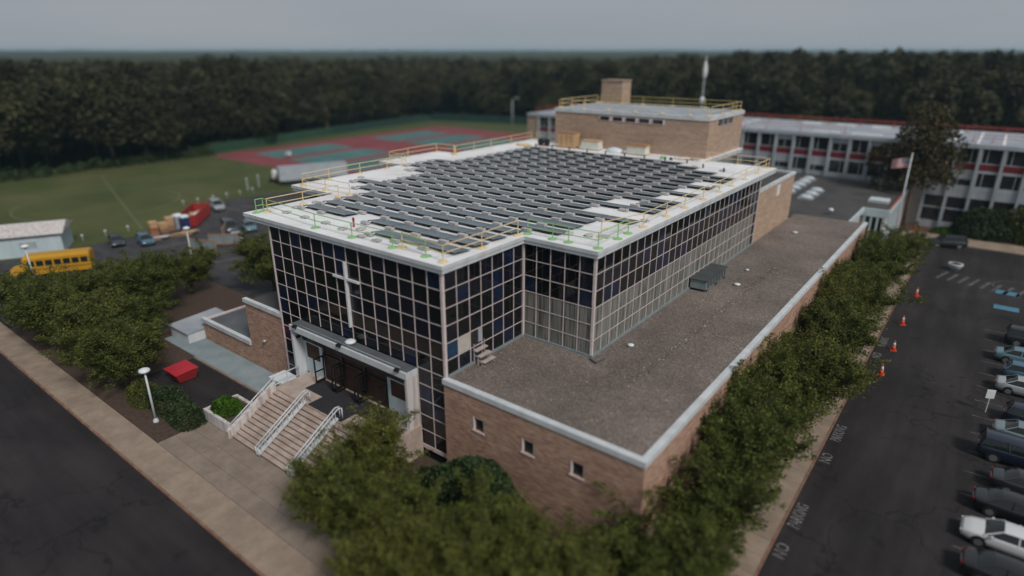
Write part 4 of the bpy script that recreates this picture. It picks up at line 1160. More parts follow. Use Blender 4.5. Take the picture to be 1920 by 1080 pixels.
for (y0, y1, lab) in [(10, 44, 'faint ridge seam running along the gravel roof')]:
    st = MB(); r2 = random.Random(3)
    for i in range(620):
        y = 6 + 30 * r2.random(); x = 9.9 + .02 * (y - 6) + r2.gauss(0, .16)
        s = r2.uniform(.03, .07); st.obox((x, y, ZG + .01), (s * 1.6, s * 1.4, s), rz=r2.uniform(0, 3), m=(0 if i % 9 == 0 else 1))
    for i in range(2600):
        x, y = r2.uniform(.4, 14.0), r2.uniform(.3, 60)
        if x < EX + .3 and y > NY - .3: continue
        s = r2.uniform(.02, .055); st.obox((x, y, ZG + .005), (s * 1.6, s * 1.4, s), rz=r2.uniform(0, 3), m=1 if r2.random() < .92 else 0)
    o = st.obj('loose_stones', ['ballast', 'gravel'], lw); o['kind'] = 'stuff'

# ------------------------------------------------------------------ courtyard roof and rear wing
cy = thing('link_block', (0, 77, 0), 'low dark roofed link block with domed skylights before the rear wing', 'building')
MB().prism([(-27, 60.82), (12.1, 60.82), (12.1, 71.6), (15.2, 71.6), (15.2, 92.5), (-27, 92.5)], -.2, 6.1).obj('wall', 'stained_white', cy)
MB().prism([(-27.1, 60.92), (12.2, 60.92), (12.2, 71.5), (15.3, 71.5), (15.3, 92.4), (-27.1, 92.4)], 6.11, 6.4).obj('roof', 'dark_roof', cy)
c = MB(); c.box(12.21, 60.92, 6.0, 12.5, 71.2, 6.6); c.box(12.21, 71.205, 5.5, 15.6, 71.49, 6.6); c.box(15.31, 71.5, 6.0, 15.6, 92.4, 6.6); c.obj('fascia', 'blue_white', cy)
for x in (12.6, 13.4, 14.2, 14.9): MB().box(x, 71.25, 0, x + .22, 71.55, 5.49).obj('column', 'blue_white', cy)
for y in (73.5, 76, 79, 82.5, 86): MB().box(15.22, y, 0, 15.5, y + .25, 5.95).obj('column', 'blue_white', cy)
for x in (12.85, 13.65, 14.45): MB().box(x, 71.52, .1, x + .5, 71.58, 5.4).obj('window', 'window_glass', cy)
MB().box(15.35, 72.0, 6.61, 15.55, 84, 6.75).obj('red_flashing', 'red_rail', cy)
rnd = random.Random(2)
dm = MB().lathe([(.92, 0), (.92, .14), (.86, .18), (.70, .32), (.38, .42), (.02, .46)], (0, 0, 0), 14)
dm_frame = MB().box(-1.0, -1.0, 0, 1.0, 1.0, .2)
dome_mesh, frame_mesh = dm.mesh('dome', 'skylight', smooth=True), dm_frame.mesh('kerb_frame', 'grey_roof')
for i, (x, y) in enumerate([(.9, 73.2), (.9, 76.4), (.9, 79.6), (.9, 82.7), (.9, 85.8), (.9, 88.8), (4.3, 73.2), (4.3, 76.3), (4.3, 79.5)]):
    t = thing('skylight', (x, y, 6.405), ('white domed skylight in the long left row on the dark link roof' if i < 6 else 'white domed skylight in the short right row on the dark link roof'), 'skylight', 'left row of skylights' if i < 6 else 'right row of skylights')
    link('dome', dome_mesh, t, (0, 0, .21)); link('kerb_frame', frame_mesh, t)
t = thing('roof_hatch', (13.0, 77.5, 6.41), 'flat pale hatch on the link roof behind its white fascia', 'hatch')
MB().box(12.0, 76.4, 6.41, 14.6, 78.8, 6.75).obj('lid', 'blue_white', t); MB().box(12.1, 76.5, 6.76, 14.5, 78.7, 6.82).obj('glazing', 'dome', t)
t = thing('roof_cowl', (9.4, 65, 6.41), 'small white cowl vent near the edge of the dark link roof', 'vent')
MB().lathe([(.16, 0), (.16, .5), (.36, .52), (.3, .78), (.05, .86)], (9.4, 65, 6.405), 10).obj('cowl', 'dome', t, True)

wg = thing('rear_wing', (-10, 103, 0), 'long two storey white framed school wing with red panels at the back', 'building')
YW = 94.0; ZF0, ZF1 = 13.05, 13.62; XL, XRr = -62.5, 44.0
PIT = 3.02
wl = MB(); wl.box(XL + .3, YW + .35, -.2, XRr, 111.5, 13.04)
wl.obj('wall', 'beige', wg)
MB().box(XL, YW - .25, ZF0, XRr, 112.2, ZF1).obj('fascia', 'wing_white_dimmed', wg)
MB().box(XL + .5, YW + .3, ZF1 + .003, XRr, 111.7, ZF1 + .06).obj('roof', 'grey_roof', wg)
rr_ = MB(); rr_.box(XL + .4, 111.75, ZF1 + .003, XRr, 112.1, ZF1 + .25)
for x in (-15.5, 16.2, 19.5, 22.6, 25.8, 29.0): rr_.box(x, YW + .35, ZF1 + .062, x + .35, 111.7, ZF1 + .12)
for (x, y, a, b) in [(5.0, 95.2, 4.6, .8), (1.6, 95.6, 1.4, .7), (15.5, 95.6, 3.0, 1.0), (-6, 108, 3, 1.2), (0, 108, 3, 1.2), (6, 108, 3, 1.2), (12, 108, 3, 1.2), (-1.5, 96.2, 3, .5)]: rr_.box(x, y, ZF1 + .062, x + a, y + b, ZF1 + .3)
rr_.obj('roof_trim', 'membrane', wg)
MB().box(XL - .02, YW - .02, -.2, XL + 3.0, YW + .34, ZF0 - .005).obj('end_wall', 'brick_tan', wg)
rnd = random.Random(21)
def bay(x, ground):
    a, b = x + .22, x + PIT - .22
    yw = YW + .12
    def piece(nm, z0, z1, m, dy=0.0, par=wg, aa=a, bb=b): return MB().box(aa, yw + dy, z0, bb, YW + .345, z1).obj(nm, m, par)
    w_ = piece('window', 10.75, 12.95, 'window_glass', .06)
    f = MB(); f.box(a, yw, 10.72, b, yw + .05, 10.86); f.box(a, yw, 10.86, a + .12, yw + .05, 12.95); f.box(b - .12, yw, 10.86, b, yw + .05, 12.95)
    s = rnd.choice([.30, .68, .5]); xx = a + (b - a) * s; f.box(xx - .05, yw, 10.86, xx + .05, yw + .05, 12.95)
    if rnd.random() < .35: f.box(a + .12, yw + .01, 12.2, b - .12, yw + .055, 12.95)
    f.obj('window_frame', 'wing_white_dimmed', w_)
    piece('red_panel', 9.72, 10.71, 'red_panel')
    piece('spandrel', 9.30, 9.71, 'wing_white_dimmed', -.02)
    low_blind = rnd.random() < .3 or x < -6
    w2 = piece('window', 7.15, 9.29, 'window_glass', .06)
    f = MB(); f.box(a, yw, 7.12, b, yw + .05, 7.24); f.box(a, yw, 7.24, a + .12, yw + .05, 9.29); f.box(b - .12, yw, 7.24, b, yw + .05, 9.29)
    xx = a + (b - a) * rnd.choice([.3, .7]); f.box(xx - .05, yw, 7.24, xx + .05, yw + .05, 9.29)
    if low_blind: f.box(a + .12, yw + .012, 8.2, b - .12, yw + .056, 9.29)
    f.obj('window_frame', 'wing_white_dimmed', w2)
    piece('apron', 6.42, 7.11, 'wing_white_dimmed', -.02)
    if ground:
        w3 = piece('window', 1.2, 5.3, 'window_glass', .06)
        f = MB(); f.box(a, yw, 3.3, b, yw + .05, 3.5)
        piece('head_panel', 5.32, 6.40, 'wing_white_dimmed'); piece('sill_panel', 0, 1.18, 'wing_white_dimmed')
        f.obj('window_frame', 'wing_white_dimmed', w3)
xs = [-12.8 + PIT * k for k in range(19)] + [-59.4, -56.38, -53.36]
for x in xs:
    bay(x, x > 14.5)
    MB().box(x - .2, YW - .2, (0 if x > 15 else 6.41), x + .2, YW + .345, ZF0 - .005).obj('column', 'wing_white_dimmed', wg)
# red netting rails on the wing roof
guard([(XL + 1, 111.4)] + [(-58 + 5.6 * k, 111.4) for k in range(19)], 'red_rail', 'red netting guardrail along the back of the rear wing roof', z=ZF1 + .06, h=1.05, r=.05, rails=(1.0, .75))
guard([(-13.5, 96.6), (-9.5, 96.6), (-3.5, 96.5), (3.8, 96.6)], 'red_rail', 'short red guardrail on the front of the rear wing roof', z=ZF1 + .06, h=1.05)
guard([(22.0, 97.5), (24.5, 97.5), (30.0, 98.0)], 'red_rail', 'red guardrail on the right part of the rear wing roof', z=ZF1 + .06, h=1.05)
guard([(-61.5, 96), (-61.6, 102), (-61.6, 108)], 'red_rail', 'red guardrail at the left end of the rear wing roof', z=ZF1 + .06, h=1.05)

# flagpole with flag
fp = thing('flagpole', (15.95, 79.3, 0), 'tall white flagpole beside the link block', 'flagpole')
MB().tube((15.95, 79.3, 0), (15.95, 79.3, 13.2), .15, .09, 10).obj('pole', 'pole', fp, True)
MB().lathe([(.02, 0), (.12, .06), (.14, .14), (.1, .24), (.02, .28)], (15.95, 79.3, 13.2), 8).obj('finial', 'yellow', fp, True)
MB().lathe([(.45, 0), (.45, .18), (.25, .3)], (15.95, 79.3, 0), 10).obj('footing', 'concrete', fp)
fl = thing('flag', (15.85, 79.3, 12.6), 'striped flag with a dark blue canton hanging from the flagpole', 'flag')
L, H_ = 2.3, 1.45
NXF = 14
def fpnt(i, j):
    u = i / NXF; return (15.80 - L * u * .93, 79.3 + .16 * math.sin(u * 7) + .05 * j / 13, 12.75 - H_ * j / 13 - .35 * u * u)
sm = MB()
for j in range(13):
    for i in range(NXF):
        if j < 7 and i < 6: continue
        sm.quad(fpnt(i, j), fpnt(i, j + 1), fpnt(i + 1, j + 1), fpnt(i + 1, j), 0 if j % 2 == 0 else 1)
sm.obj('stripes', ['red', 'white_paint'], fl)
cn = MB()
for j in range(7):
    for i in range(6): cn.quad(fpnt(i, j), fpnt(i, j + 1), fpnt(i + 1, j + 1), fpnt(i + 1, j))
co = cn.obj('canton', 'navy', fl)
stf = MB()
for a in range(5):
    for b in range(4):
        p = Vector(fpnt(.6 + a * 1.1, .9 + b * 1.6)) 
        stf.box(p.x - .05, p.y - .05, p.z - .05, p.x + .05, p.y - .02, p.z + .05)
stf.obj('stars', 'white_paint', co)

# cones
def cone_proto():
    t = thing('traffic_cone', (0, 0, 0), '', 'traffic cone', 'orange cones along the kerb lane')
    link('base', MB().prism([(-.22, -.22), (.22, -.22), (.22, .22), (-.22, .22)], 0, .05).mesh('base', 'orange'), t)
    link('body', MB().lathe([(.17, .05), (.115, .36)], (0, 0, 0), 12).mesh('body', 'orange', smooth=True), t)
    link('collar', MB().lathe([(.115, .36), (.07, .62)], (0, 0, 0), 12).mesh('collar', 'white_paint', smooth=True), t)
    link('tip', MB().lathe([(.07, .62), (.045, .76), (.03, .78)], (0, 0, 0), 12).mesh('tip', 'orange', smooth=True), t)
    return t
cp_ = cone_proto(); cp_.scale = (1.25, 1.25, 1.35)
for i, (x, y, lab) in enumerate([(21.5, 33.3, 'orange traffic cone nearest the camera, alone in the kerb lane'), (21.6, 39.5, 'orange traffic cone beside the second patch of kerb lettering'),
                                 (21.4, 47.0, 'orange traffic cone third along the kerb, behind the treetops'), (21.5, 57.5, 'orange traffic cone fourth along the kerb, before the striped crossing'), (17.6, 91.0, 'orange traffic cone on the red mulch bed by the rear wing')]):
    if i == 0: cp_.location = (x, y, -.12); cp_['label'] = lab
    else:
        o = dup(cp_, (x, y, -.12 if i < 4 else 0.003), 0.3 * i, lab); o.scale = cp_.scale

# ------------------------------------------------------------------ lamps
def lamp(x, y, h, label, globe=True, z=0.0, r=.075):
    t = thing('street_lamp', (x, y, z), label, 'lamp', 'white post lamps round the school')
    MB().tube((x, y, z), (x, y, z + h), r * 1.3, r, 8).obj('post', 'pole', t, True)
    MB().lathe([(.22, 0), (.20, .12), (.12, .3)], (x, y, z), 10).obj('base', 'pole', t)
    MB().lathe([(.10, -.10), (.34, 0), (.42, .10), (.36, .22), (.12, .30)], (x, y, z + h), 14).obj('lamp_head', 'dome', t, True)
    return t
lamp(-21.9, -9.95, 4.35, 'short white post lamp with round head beside the entrance plaza')
lamp(-52.3, 8.6, 6.3, 'white post lamp with round head in the rear lot by the red dumpster')
lamp(-58.6, -6.4, 6.4, 'white post lamp with round head in front of the yellow bus')
fp2 = thing('floodlight_pole', (-124, 168, 0), 'tall thin floodlight pole with curved arm behind the tennis courts', 'lamp')
q = MB(); q.tube((-124, 168, 0), (-124, 168, 9.6), .18, .12, 8); q.tube((-124, 168, 9.6), (-123.2, 168, 10.4), .11, n=6); q.tube((-123.2, 168, 10.4), (-121.6, 168, 10.6), .1, n=6); q.obj('pole', 'pole', fp2, True)
MB().box(-122.4, 167.8, 10.35, -121.2, 168.2, 10.58).obj('lamp_head', 'pole', fp2)

# ------------------------------------------------------------------ tennis courts
tc = struct(MB().box(-146.5, 60.5, -.15, -90, 151, .02).obj('tennis_court', 'court_red'))
def court(x, y):
    s = MB().quad((x - 6.2, y - 12.9, .032), (x + 6.2, y - 12.9, .032), (x + 6.2, y + 12.9, .032), (x - 6.2, y + 12.9, .032)).obj('court_surface', 'court_green', tc)
    m_ = MB(); zz = .044; lw_ = .10
    def ln(x0, y0, x1, y1): m_.quad((x0, y0, zz), (x1, y0, zz), (x1, y1, zz), (x0, y1, zz))
    for dx in (-5.485, -4.115, 4.115, 5.485): ln(x + dx - lw_, y - 11.9, x + dx + lw_, y + 11.9)
    for dy in (-11.9, -6.4, 6.4, 11.9): ln(x - 5.4, y + dy - lw_, x + 5.4, y + dy + lw_)
    ln(x - lw_, y - 6.3, x + lw_, y + 6.3)
    m_.obj('court_lines', 'court_line', tc)
for i, x in enumerate((-133.6, -117.2, -101)):
    court(x, 82.3); court(x, 124.5)
def fence(pts, label, h=3.2):
    t = thing('court_fence', (pts[0][0], pts[0][1], 0), label, 'fence', 'green fences round the tennis courts')
    for (x0, y0), (x1, y1) in zip(pts, pts[1:]):
        a, b = Vector((x0, y0, 0)), Vector((x1, y1, 0)); n = max(1, round((b - a).length / 3.5))
        for i in range(n):
            p, q = a.lerp(b, i / n), a.lerp(b, (i + 1) / n); d = (q - p).normalized(); nn = Vector((-d.y, d.x, 0)) * .015
            p2, q2 = p + d * .06, q - d * .06
            MB().add([p2 - nn, q2 - nn, q2 + nn, p2 + nn] + [v + Vector((0, 0, h - .15)) for v in (p2 - nn, q2 - nn, q2 + nn, p2 + nn)], [(0, 3, 2, 1), (4, 5, 6, 7), (0, 1, 5, 4), (1, 2, 6, 5), (2, 3, 7, 6), (3, 0, 4, 7)]).obj('screen', 'screen_pale' if p.y < 108 else 'screen', t)
            MB().tube(p, p + Vector((0, 0, h)), .06, n=5).obj('post', 'screen', t)
        MB().tube(a + Vector((0, 0, h - .08)), b + Vector((0, 0, h - .08)), .04, n=5).obj('top_rail', 'screen', t)
fence([(-149, 62), (-158, 110), (-164, 165)], 'green windscreen fence along the forest side of the tennis courts', 2.7)
fence([(-164, 165), (-124, 176), (-88, 178)], 'dark green fence closing the far end of the tennis courts', 3.0)
for (x, y, lab) in [(-127.5, 72.5, 'small white ball cart on the nearest green court'), (-96, 150.0, 'small blue bench at the far right of the tennis courts')]:
    t = thing('court_cart' if x < -100 else 'bench', (x, y, .02), lab, 'cart' if x < -100 else 'bench')
    mm = 'white_paint' if x < -100 else 'blue_paint'
    MB().box(x - .8, y - .4, .5, x + .8, y + .4, .95).obj('body', mm, t); MB().box(x - .8, y + .3, .951, x + .8, y + .4, 1.5).obj('back', mm, t)
    for dx in (-.6, .6):
        MB().tube((x + dx, y, .02), (x + dx, y, .5), .06, n=6).obj('leg', 'panel_back', t)
# ------------------------------------------------------------------ cars
def paint_mat(name, c, rough=.28, metal=.0):
    m = bpy.data.materials.new(name); m.use_nodes = True
    b = m.node_tree.nodes['Principled BSDF']
    b.inputs['Base Color'].default_value = (*c, 1); b.inputs['Roughness'].default_value = rough; b.inputs['Metallic'].default_value = metal
    b.inputs['Coat Weight'].default_value = .6; b.inputs['Coat Roughness'].default_value = .06
    M[name] = m
    return name
CARS = {
 'sedan': dict(st=[(-2.32, .42, .80, .70), (-2.24, .30, .93, .80), (-1.75, .22, .99, .88), (-.9, .18, .97, .91), (.4, .18, .96, .91), (1.2, .20, .93, .90), (1.9, .24, .84, .85), (2.25, .30, .72, .76), (2.33, .40, .60, .66)],
               cab=(-1.75, 1.22, -.95, .38, 1.44, .84, .60), wb=(-1.38, 1.40), wr=.33),
 'suv': dict(st=[(-2.42, .46, 1.02, .80), (-2.36, .34, 1.12, .88), (-1.8, .28, 1.14, .94), (-.9, .24, 1.13, .95), (.5, .24, 1.11, .95), (1.3, .26, 1.07, .94), (2.0, .30, .99, .90), (2.34, .36, .86, .82), (2.42, .46, .72, .74)],
             cab=(-2.36, 1.25, -2.12, .52, 1.80, .90, .72), wb=(-1.42, 1.45), wr=.38),
 'hatch': dict(st=[(-2.05, .42, .90, .70), (-1.98, .30, 1.0, .80), (-1.5, .22, 1.02, .87), (-.6, .18, 1.0, .89), (.5, .18, .98, .89), (1.1, .2, .94, .88), (1.7, .24, .85, .83), (2.0, .3, .74, .75), (2.08, .40, .62, .66)],
               cab=(-1.96, 1.15, -1.55, .35, 1.50, .84, .60), wb=(-1.25, 1.30), wr=.32)}
def make_car(kind, pm_, label, x, y, rz, z=-.12, group='cars parked in the right hand lot'):
    D = CARS[kind]; t = thing('parked_car', (0, 0, 0), label, 'car', group)
    mb = MB(); rings = []
    def ring(xx, zl, zb, w):
        h = [(0, zl), (.84 * w, zl), (.98 * w, zl + .10), (1.0 * w, zl + .45 * (zb - zl)), (.985 * w, zb - .10), (.93 * w, zb - .015), (.6 * w, zb + .012), (0, zb + .02)]
        return [(xx, yy, zz) for yy, zz in h] + [(xx, -yy, zz) for yy, zz in h[-2:0:-1]]
    st = []
    for a, b in zip(D['st'], D['st'][1:]):
        for k in range(3): st.append(tuple(a[i] + (b[i] - a[i]) * k / 3 for i in range(4)))
    st.append(D['st'][-1])
    vs = []; n = 14
    for s in st: vs += ring(*s)
    fs = []
    for j in range(len(st) - 1):
        for i in range(n): fs.append((j * n + i, j * n + (i + 1) % n, (j + 1) * n + (i + 1) % n, (j + 1) * n + i))
    fs.append(tuple(range(n))); fs.append(tuple((len(st) - 1) * n + i for i in range(n - 1, -1, -1)))
    mb.add(vs, fs)
    body = mb.obj('body', pm_, t, True)
    xr, xf, tr, tf, zt, wb_, wt = D['cab']; zb = D['st'][4][2] - .03
    rb, rt = zb, zt
    stn = [(xr, 0.0), (xr + (tr - xr) * .45, .52), (xr + (tr - xr) * .8, .86), (tr, .955), (tr + .3, .99), ((tr + tf) / 2, 1.0), (tf - .25, .985), (tf, .94), (tf + (xf - tf) * .25, .82), (tf + (xf - tf) * .6, .46), (xf, 0.0)]
    vs = []; K = 9
    for xx, h in stn:
        H_ = h * (rt - rb) + .012
        wh = lambda f: wb_ + (wt - wb_) * f
        hf = [(wh(0), rb), (wh(h * .5), rb + .5 * H_), (wh(h * .9), rb + .86 * H_), (wh(h) * .80, rb + .985 * H_), (0, rb + H_)]
        vs += [(xx, y_, z_) for y_, z_ in hf] + [(xx, -y_, z_) for y_, z_ in hf[-2::-1]]
    gl, rf = MB(), MB(); gf, rff = [], []
    for j in range(len(stn) - 1):
        for i in range(K - 1):
            f = (j * K + i, j * K + i + 1, (j + 1) * K + i + 1, (j + 1) * K + i)
            (rff if (2 <= i <= 5 and stn[j][1] > .9 and stn[j + 1][1] > .9) else gf).append(f)
    gl.add(vs, gf); gl.obj('window_glass', 'car_glass', t, True)
    us = sorted({i for f in rff for i in f}); ix = {o_: n_ for n_, o_ in enumerate(us)}
    rf.add([(vs[i][0], vs[i][1] * 1.004, vs[i][2] + .004) for i in us], [tuple(ix[i] for i in f) for f in rff]); rf.obj('roof', pm_, t, True)
    for sy in (-1, 1):
        for (p, q) in (((xr, sy * wb_, rb), (tr, sy * wt, rt - .04)), ((xf, sy * wb_, rb), (tf, sy * wt, rt - .04)), (((xr + xf) / 2 - .1, sy * wb_, rb), ((tr + tf) / 2 - .05, sy * wt, rt - .04))):
            MB().tube(p, q, .055, .045, 5).obj('pillar', pm_, t)
    for wx in D['wb']:
        for sy in (-1, 1):
            yy = sy * (.80 if kind != 'suv' else .84); r = D['wr']
            w_ = MB().tube((wx, yy - .11, r), (wx, yy + .11, r), r, n=16).obj('wheel', 'tyre', t)
            MB().tube((wx, yy + sy * .112, r), (wx, yy + sy * .125, r), r * .66, n=10).obj('rim', 'rim', w_)
            ar = MB().tube((wx, yy + sy * .02, r + .03), (wx, yy + sy * .10, r + .03), r * 1.16, n=16).obj('arch_shade_disc', 'panel_back', t)  # black disc stands in for the shade of a recess left uncut
    zr = D['st'][1][2]
    for sy in (-1, 1):
        MB().obox((D['st'][0][0] + .05, sy * .60, zr - .14), (.12, .30, .15), rz=sy * -.18).obj('tail_light', 'tail', t)
        MB().obox((D['st'][-1][0] - .10, sy * .58, D['st'][-2][2] - .10), (.16, .32, .11), rz=sy * -.42).obj('headlight', 'head', t)
        MB().obox((xf - .35, sy * (wb_ + .14), zb + .06), (.12, .18, .12)).obj('mirror', pm_, t)
    MB().box(D['st'][0][0] - .015, -.26, zr - .32, D['st'][0][0] + .03, .26, zr - .2).obj('number_plate', 'white_paint', t)
    MB().box(D['st'][0][0] + .02, -.70, .36, D['st'][0][0] + .14, .70, .44).obj('bumper_trim', 'panel_back', t)
    t.location = (x, y, z); t.rotation_euler = (0, 0, rz)
    return t
for nm, c in [('paint_black', (.008, .008, .010)), ('paint_char', (.022, .024, .028)), ('paint_navy', (.010, .016, .034)), ('paint_white', (.60, .61, .62)),
              ('paint_steel', (.16, .21, .24)), ('paint_silver', (.32, .35, .37)), ('paint_blue', (.06, .13, .20)), ('paint_teal', (.10, .19, .23)), ('paint_red', (.16, .02, .03))]:
    paint_mat(nm, c)
make_car('sedan', 'paint_black', 'black sedan in the front corner, below the white car', 31.1, 10.9, 0)
make_car('sedan', 'paint_white', 'white sedan parked nose out at the edge of the lot', 30.9, 14.2, math.pi)
make_car('sedan', 'paint_black', 'black sedan parked directly behind the white car', 31.3, 17.7, 0)
make_car('sedan', 'paint_char', 'charcoal sedan between the dark SUV and the black sedan', 32.1, 20.9, 0)
make_car('suv', 'paint_navy', 'large dark navy SUV parked at the edge of the lot', 31.3, 24.6, 0)
make_car('sedan', 'paint_steel', 'grey sedan with red tail lights just behind the navy SUV', 32.0, 28.1, 0)
make_car('hatch', 'paint_navy', 'dark blue hatchback beside the white sign', 32.3, 31.2, 0)
make_car('sedan', 'paint_silver', 'silver sedan two bays behind the white sign', 31.9, 36.7, 0)
make_car('hatch', 'paint_blue', 'blue hatchback with red lights behind the silver sedan', 32.1, 39.9, 0)
make_car('sedan', 'paint_teal', 'pale teal sedan next to the dark van in the lot', 31.6, 43.6, 0)
make_car('suv', 'paint_char', 'dark grey SUV at the far end of the parked row', 32.4, 48.6, 0)
make_car('suv', 'paint_char', 'dark SUV parked by the concrete walk near the flagpole', 22.4, 83.2, R(200))
t = thing('white_tub', (24.3, 71.4, -.12), 'white round planter tub standing beside the striped crossing', 'planter')
MB().lathe([(.55, 0), (.85, .75), (.88, .9), (.70, .92), (.66, .8)], (24.3, 71.4, -.119), 14).obj('tub', 'skylight', t, True)
MB().lathe([(.64, 0), (.4, .14), (.05, .2)], (24.3, 71.4, .72), 10).obj('soil', 'soil', t)
t = thing('sign_board', (29.2, 31.4, -.12), 'white square sign on a post at the edge of the parked row', 'sign')
MB().tube((29.2, 31.4, -.12), (29.2, 31.4, 1.9), .05, n=6).obj('post', 'pole', t); MB().obox((29.2, 31.35, 1.55), (.6, .05, .75), rz=R(25)).obj('board', 'white_paint', t)
t = thing('litter_bin', (19.2, 84.8, 0), 'dark litter bin on the concrete walk by the flagpole', 'litter bin')
MB().lathe([(.30, 0), (.36, .9), (.30, 1.0), (.12, 1.1)], (19.2, 84.8, 0.003), 12).obj('drum', 'black_metal', t); MB().lathe([(.37, .8), (.37, .88)], (19.2, 84.8, 0), 12).obj('rim', 'panel_back', t)
t = thing('flower_bed', (17.4, 83.2, 0), 'low green flower bed with red blooms at the foot of the flagpole', 'flower bed')
link('foliage', bush_mesh(31, 1.3, 1.0, .6, 700, M['leaf_lime'], (.22, .15)), t)
link('blooms', bush_mesh(32, 1.2, .9, .68, 160, M['red'], (.16, .14)), t)

# ------------------------------------------------------------------ rear lot, left
RL = dict(z=0.0, group='vehicles in the rear lot')
make_car('suv', 'paint_silver', 'silver SUV parked behind the red dumpster', -84.8, 29.2, R(-15), **RL)
make_car('sedan', 'paint_teal', 'teal sedan partly hidden by the tree beside the glass hall', -67.6, 25.2, R(-20), **RL)
make_car('sedan', 'paint_navy', 'dark blue sedan at the field end of the rear lot', -75.6, 8.6, R(-14), **RL)
make_car('hatch', 'paint_blue', 'light blue hatchback next to the pallets in the rear lot', -72.6, 11.4, R(-10), **RL)
make_car('suv', 'paint_char', 'dark SUV near the tan barricade boards', -69.4, 22.9, R(-20), **RL)
make_car('sedan', 'paint_silver', 'silver sedan behind the tree at the tan barricades', -63.3, 20.5, R(160), **RL)
# red dumpster
t = thing('dumpster', (-79.5, 23.4, 0), 'large open red dumpster with ribbed sides in the rear lot', 'dumpster')
ang = math.atan2(6.6, -7.6)
def local(name, mb, m, par=t): return link(name, mb.mesh(name, m), par)
L2, W2, H2 = 4.6, 1.35, 2.1
for sy in (-1, 1):
    local('side_wall', MB().box(-L2, sy * W2 - .06, .25, L2, sy * W2 + .06, H2), 'dump_red')
    for k in range(8): local('rib', MB().box(-L2 + .5 + k * 1.15, sy * (W2 + .06), .3, -L2 + .62 + k * 1.15, sy * (W2 + .16), H2 - .05), 'dump_red')
for sx in (-1, 1): local('end_wall', MB().box(sx * L2 - .06, -W2 + .061, .25, sx * L2 + .06, W2 - .061, H2), 'dump_red')
local('floor', MB().box(-L2 + .07, -W2 + .07, .25, L2 - .07, W2 - .07, .35), 'dump_red')
rnd = random.Random(4)
for i in range(16): local('debris', MB().obox((rnd.uniform(-4, 2.5), rnd.uniform(-.9, .9), rnd.uniform(.9, 1.9)), (rnd.uniform(.5, 1.6), rnd.uniform(.3, .8), .12), rz=rnd.uniform(0, 3), rx=rnd.uniform(-.3, .3)), rnd.choice(['wood', 'foam', 'wood_dk', 'wood']))
t.rotation_euler = (0, 0, R(139))
t.location = (-79.8, 22.6, 0)
for (x, y, body, roof, lab) in [(-75.4, 18.8, 'navy', 'dome', 'dark blue portable toilet with white roof by the dumpster'), (-77.0, 18.5, 'steel', 'dome', 'pale grey portable toilet with white roof behind the blue one')]:
    t = thing('portable_toilet', (x, y, 0), lab, 'portable toilet')
    MB().box(x - .58, y - .58, .08, x + .58, y + .58, 2.15).obj('cabin', body, t)
    MB().prism([(x - .62, y - .62), (x + .62, y - .62), (x + .62, y + .62), (x - .62, y + .62)], 2.16, 2.28).add([(x - .55, y - .55, 2.281), (x + .55, y - .55, 2.281), (x + .55, y + .55, 2.281), (x - .55, y + .55, 2.281), (x - .2, y - .45, 2.5), (x + .2, y - .45, 2.5), (x + .2, y + .45, 2.5), (x - .2, y + .45, 2.5)], [(4, 5, 6, 7), (0, 1, 5, 4), (1, 2, 6, 5), (2, 3, 7, 6), (3, 0, 4, 7)]).obj('roof', roof, t)
    MB().box(x + .581, y - .38, .2, x + .61, y + .38, 2.0).obj('door', body, t)
    MB().box(x - .6, y - .6, 0, x + .6, y + .6, .079).obj('skid', 'panel_back', t)
for i, (x, y, lab, hs) in enumerate([(-76.4, 14.4, 'reddish pallet stack nearest the field, first of three', [('wood_dk', .9), ('red_rail', .5), ('wood', .9)]), (-76.9, 16.0, 'middle brown pallet stack of the three in the rear lot', [('wood_dk', .8), ('wood', .9)]), (-77.4, 17.3, 'tallest brown pallet stack next to the portable toilets', [('wood_dk', 1.0), ('wood', 1.3)])]):
    t = thing('pallet_stack', (x, y, 0), lab, 'pallet stack', 'pallet stacks in the rear lot'); z = .003
    for m, hh in hs:
        k = int(hh / .18)
        for j in range(k):
            MB().obox((x + rnd.uniform(-.05, .05), y + rnd.uniform(-.05, .05), z + .09), (1.25, 1.1, .14), rz=R(-12)).obj('pallet', m, t); z += .18
for i, (x, y, m, lab) in enumerate([(-72.8, 17.4, 'wood', 'long tan timber pile laid in front of the pallets'), (-73.3, 13.2, 'mullion', 'low pile of pale sheets beside the light blue hatchback')]):
    t = thing('timber_pile', (x, y, 0), lab, 'timber')
    for j in range(9): MB().obox((x + rnd.uniform(-.4, .4), y + rnd.uniform(-.9, .9), .08 + .055 * j), (rnd.uniform(1.5, 3.2), .4, .05), rz=R(72) + rnd.uniform(-.15, .15)).obj('plank', m, t)
for i, (x, y, rz, lab) in enumerate([(-67.4, 21.0, R(-38), 'tan framed barricade panel furthest back beside the tree'), (-62.6, 18.2, R(38), 'tan framed barricade panel in front of the silver sedan'), (-62.2, 14.9, R(22), 'tan framed barricade panel nearest the post lamp')]):
    t = thing('barricade', (0, 0, 0), lab, 'barricade', 'tan barricade panels in the rear lot')
    for zz in (.1, 1.5): link('rail', MB().box(-2.2, -.05, zz, 2.2, .05, zz + .16).mesh('rail', 'wood_dk'), t)
    for xx in (-2.2, -.05, 2.1): link('post', MB().box(xx, -.045, .0, xx + .1, .045, 1.8).mesh('post', 'wood_dk'), t)
    link('mesh_panel', MB().box(-2.1, -.015, .26, 2.1, .015, 1.5).mesh('mesh_panel', 'unit'), t)
    t.location = (x, y, 0); t.rotation_euler = (0, 0, rz)
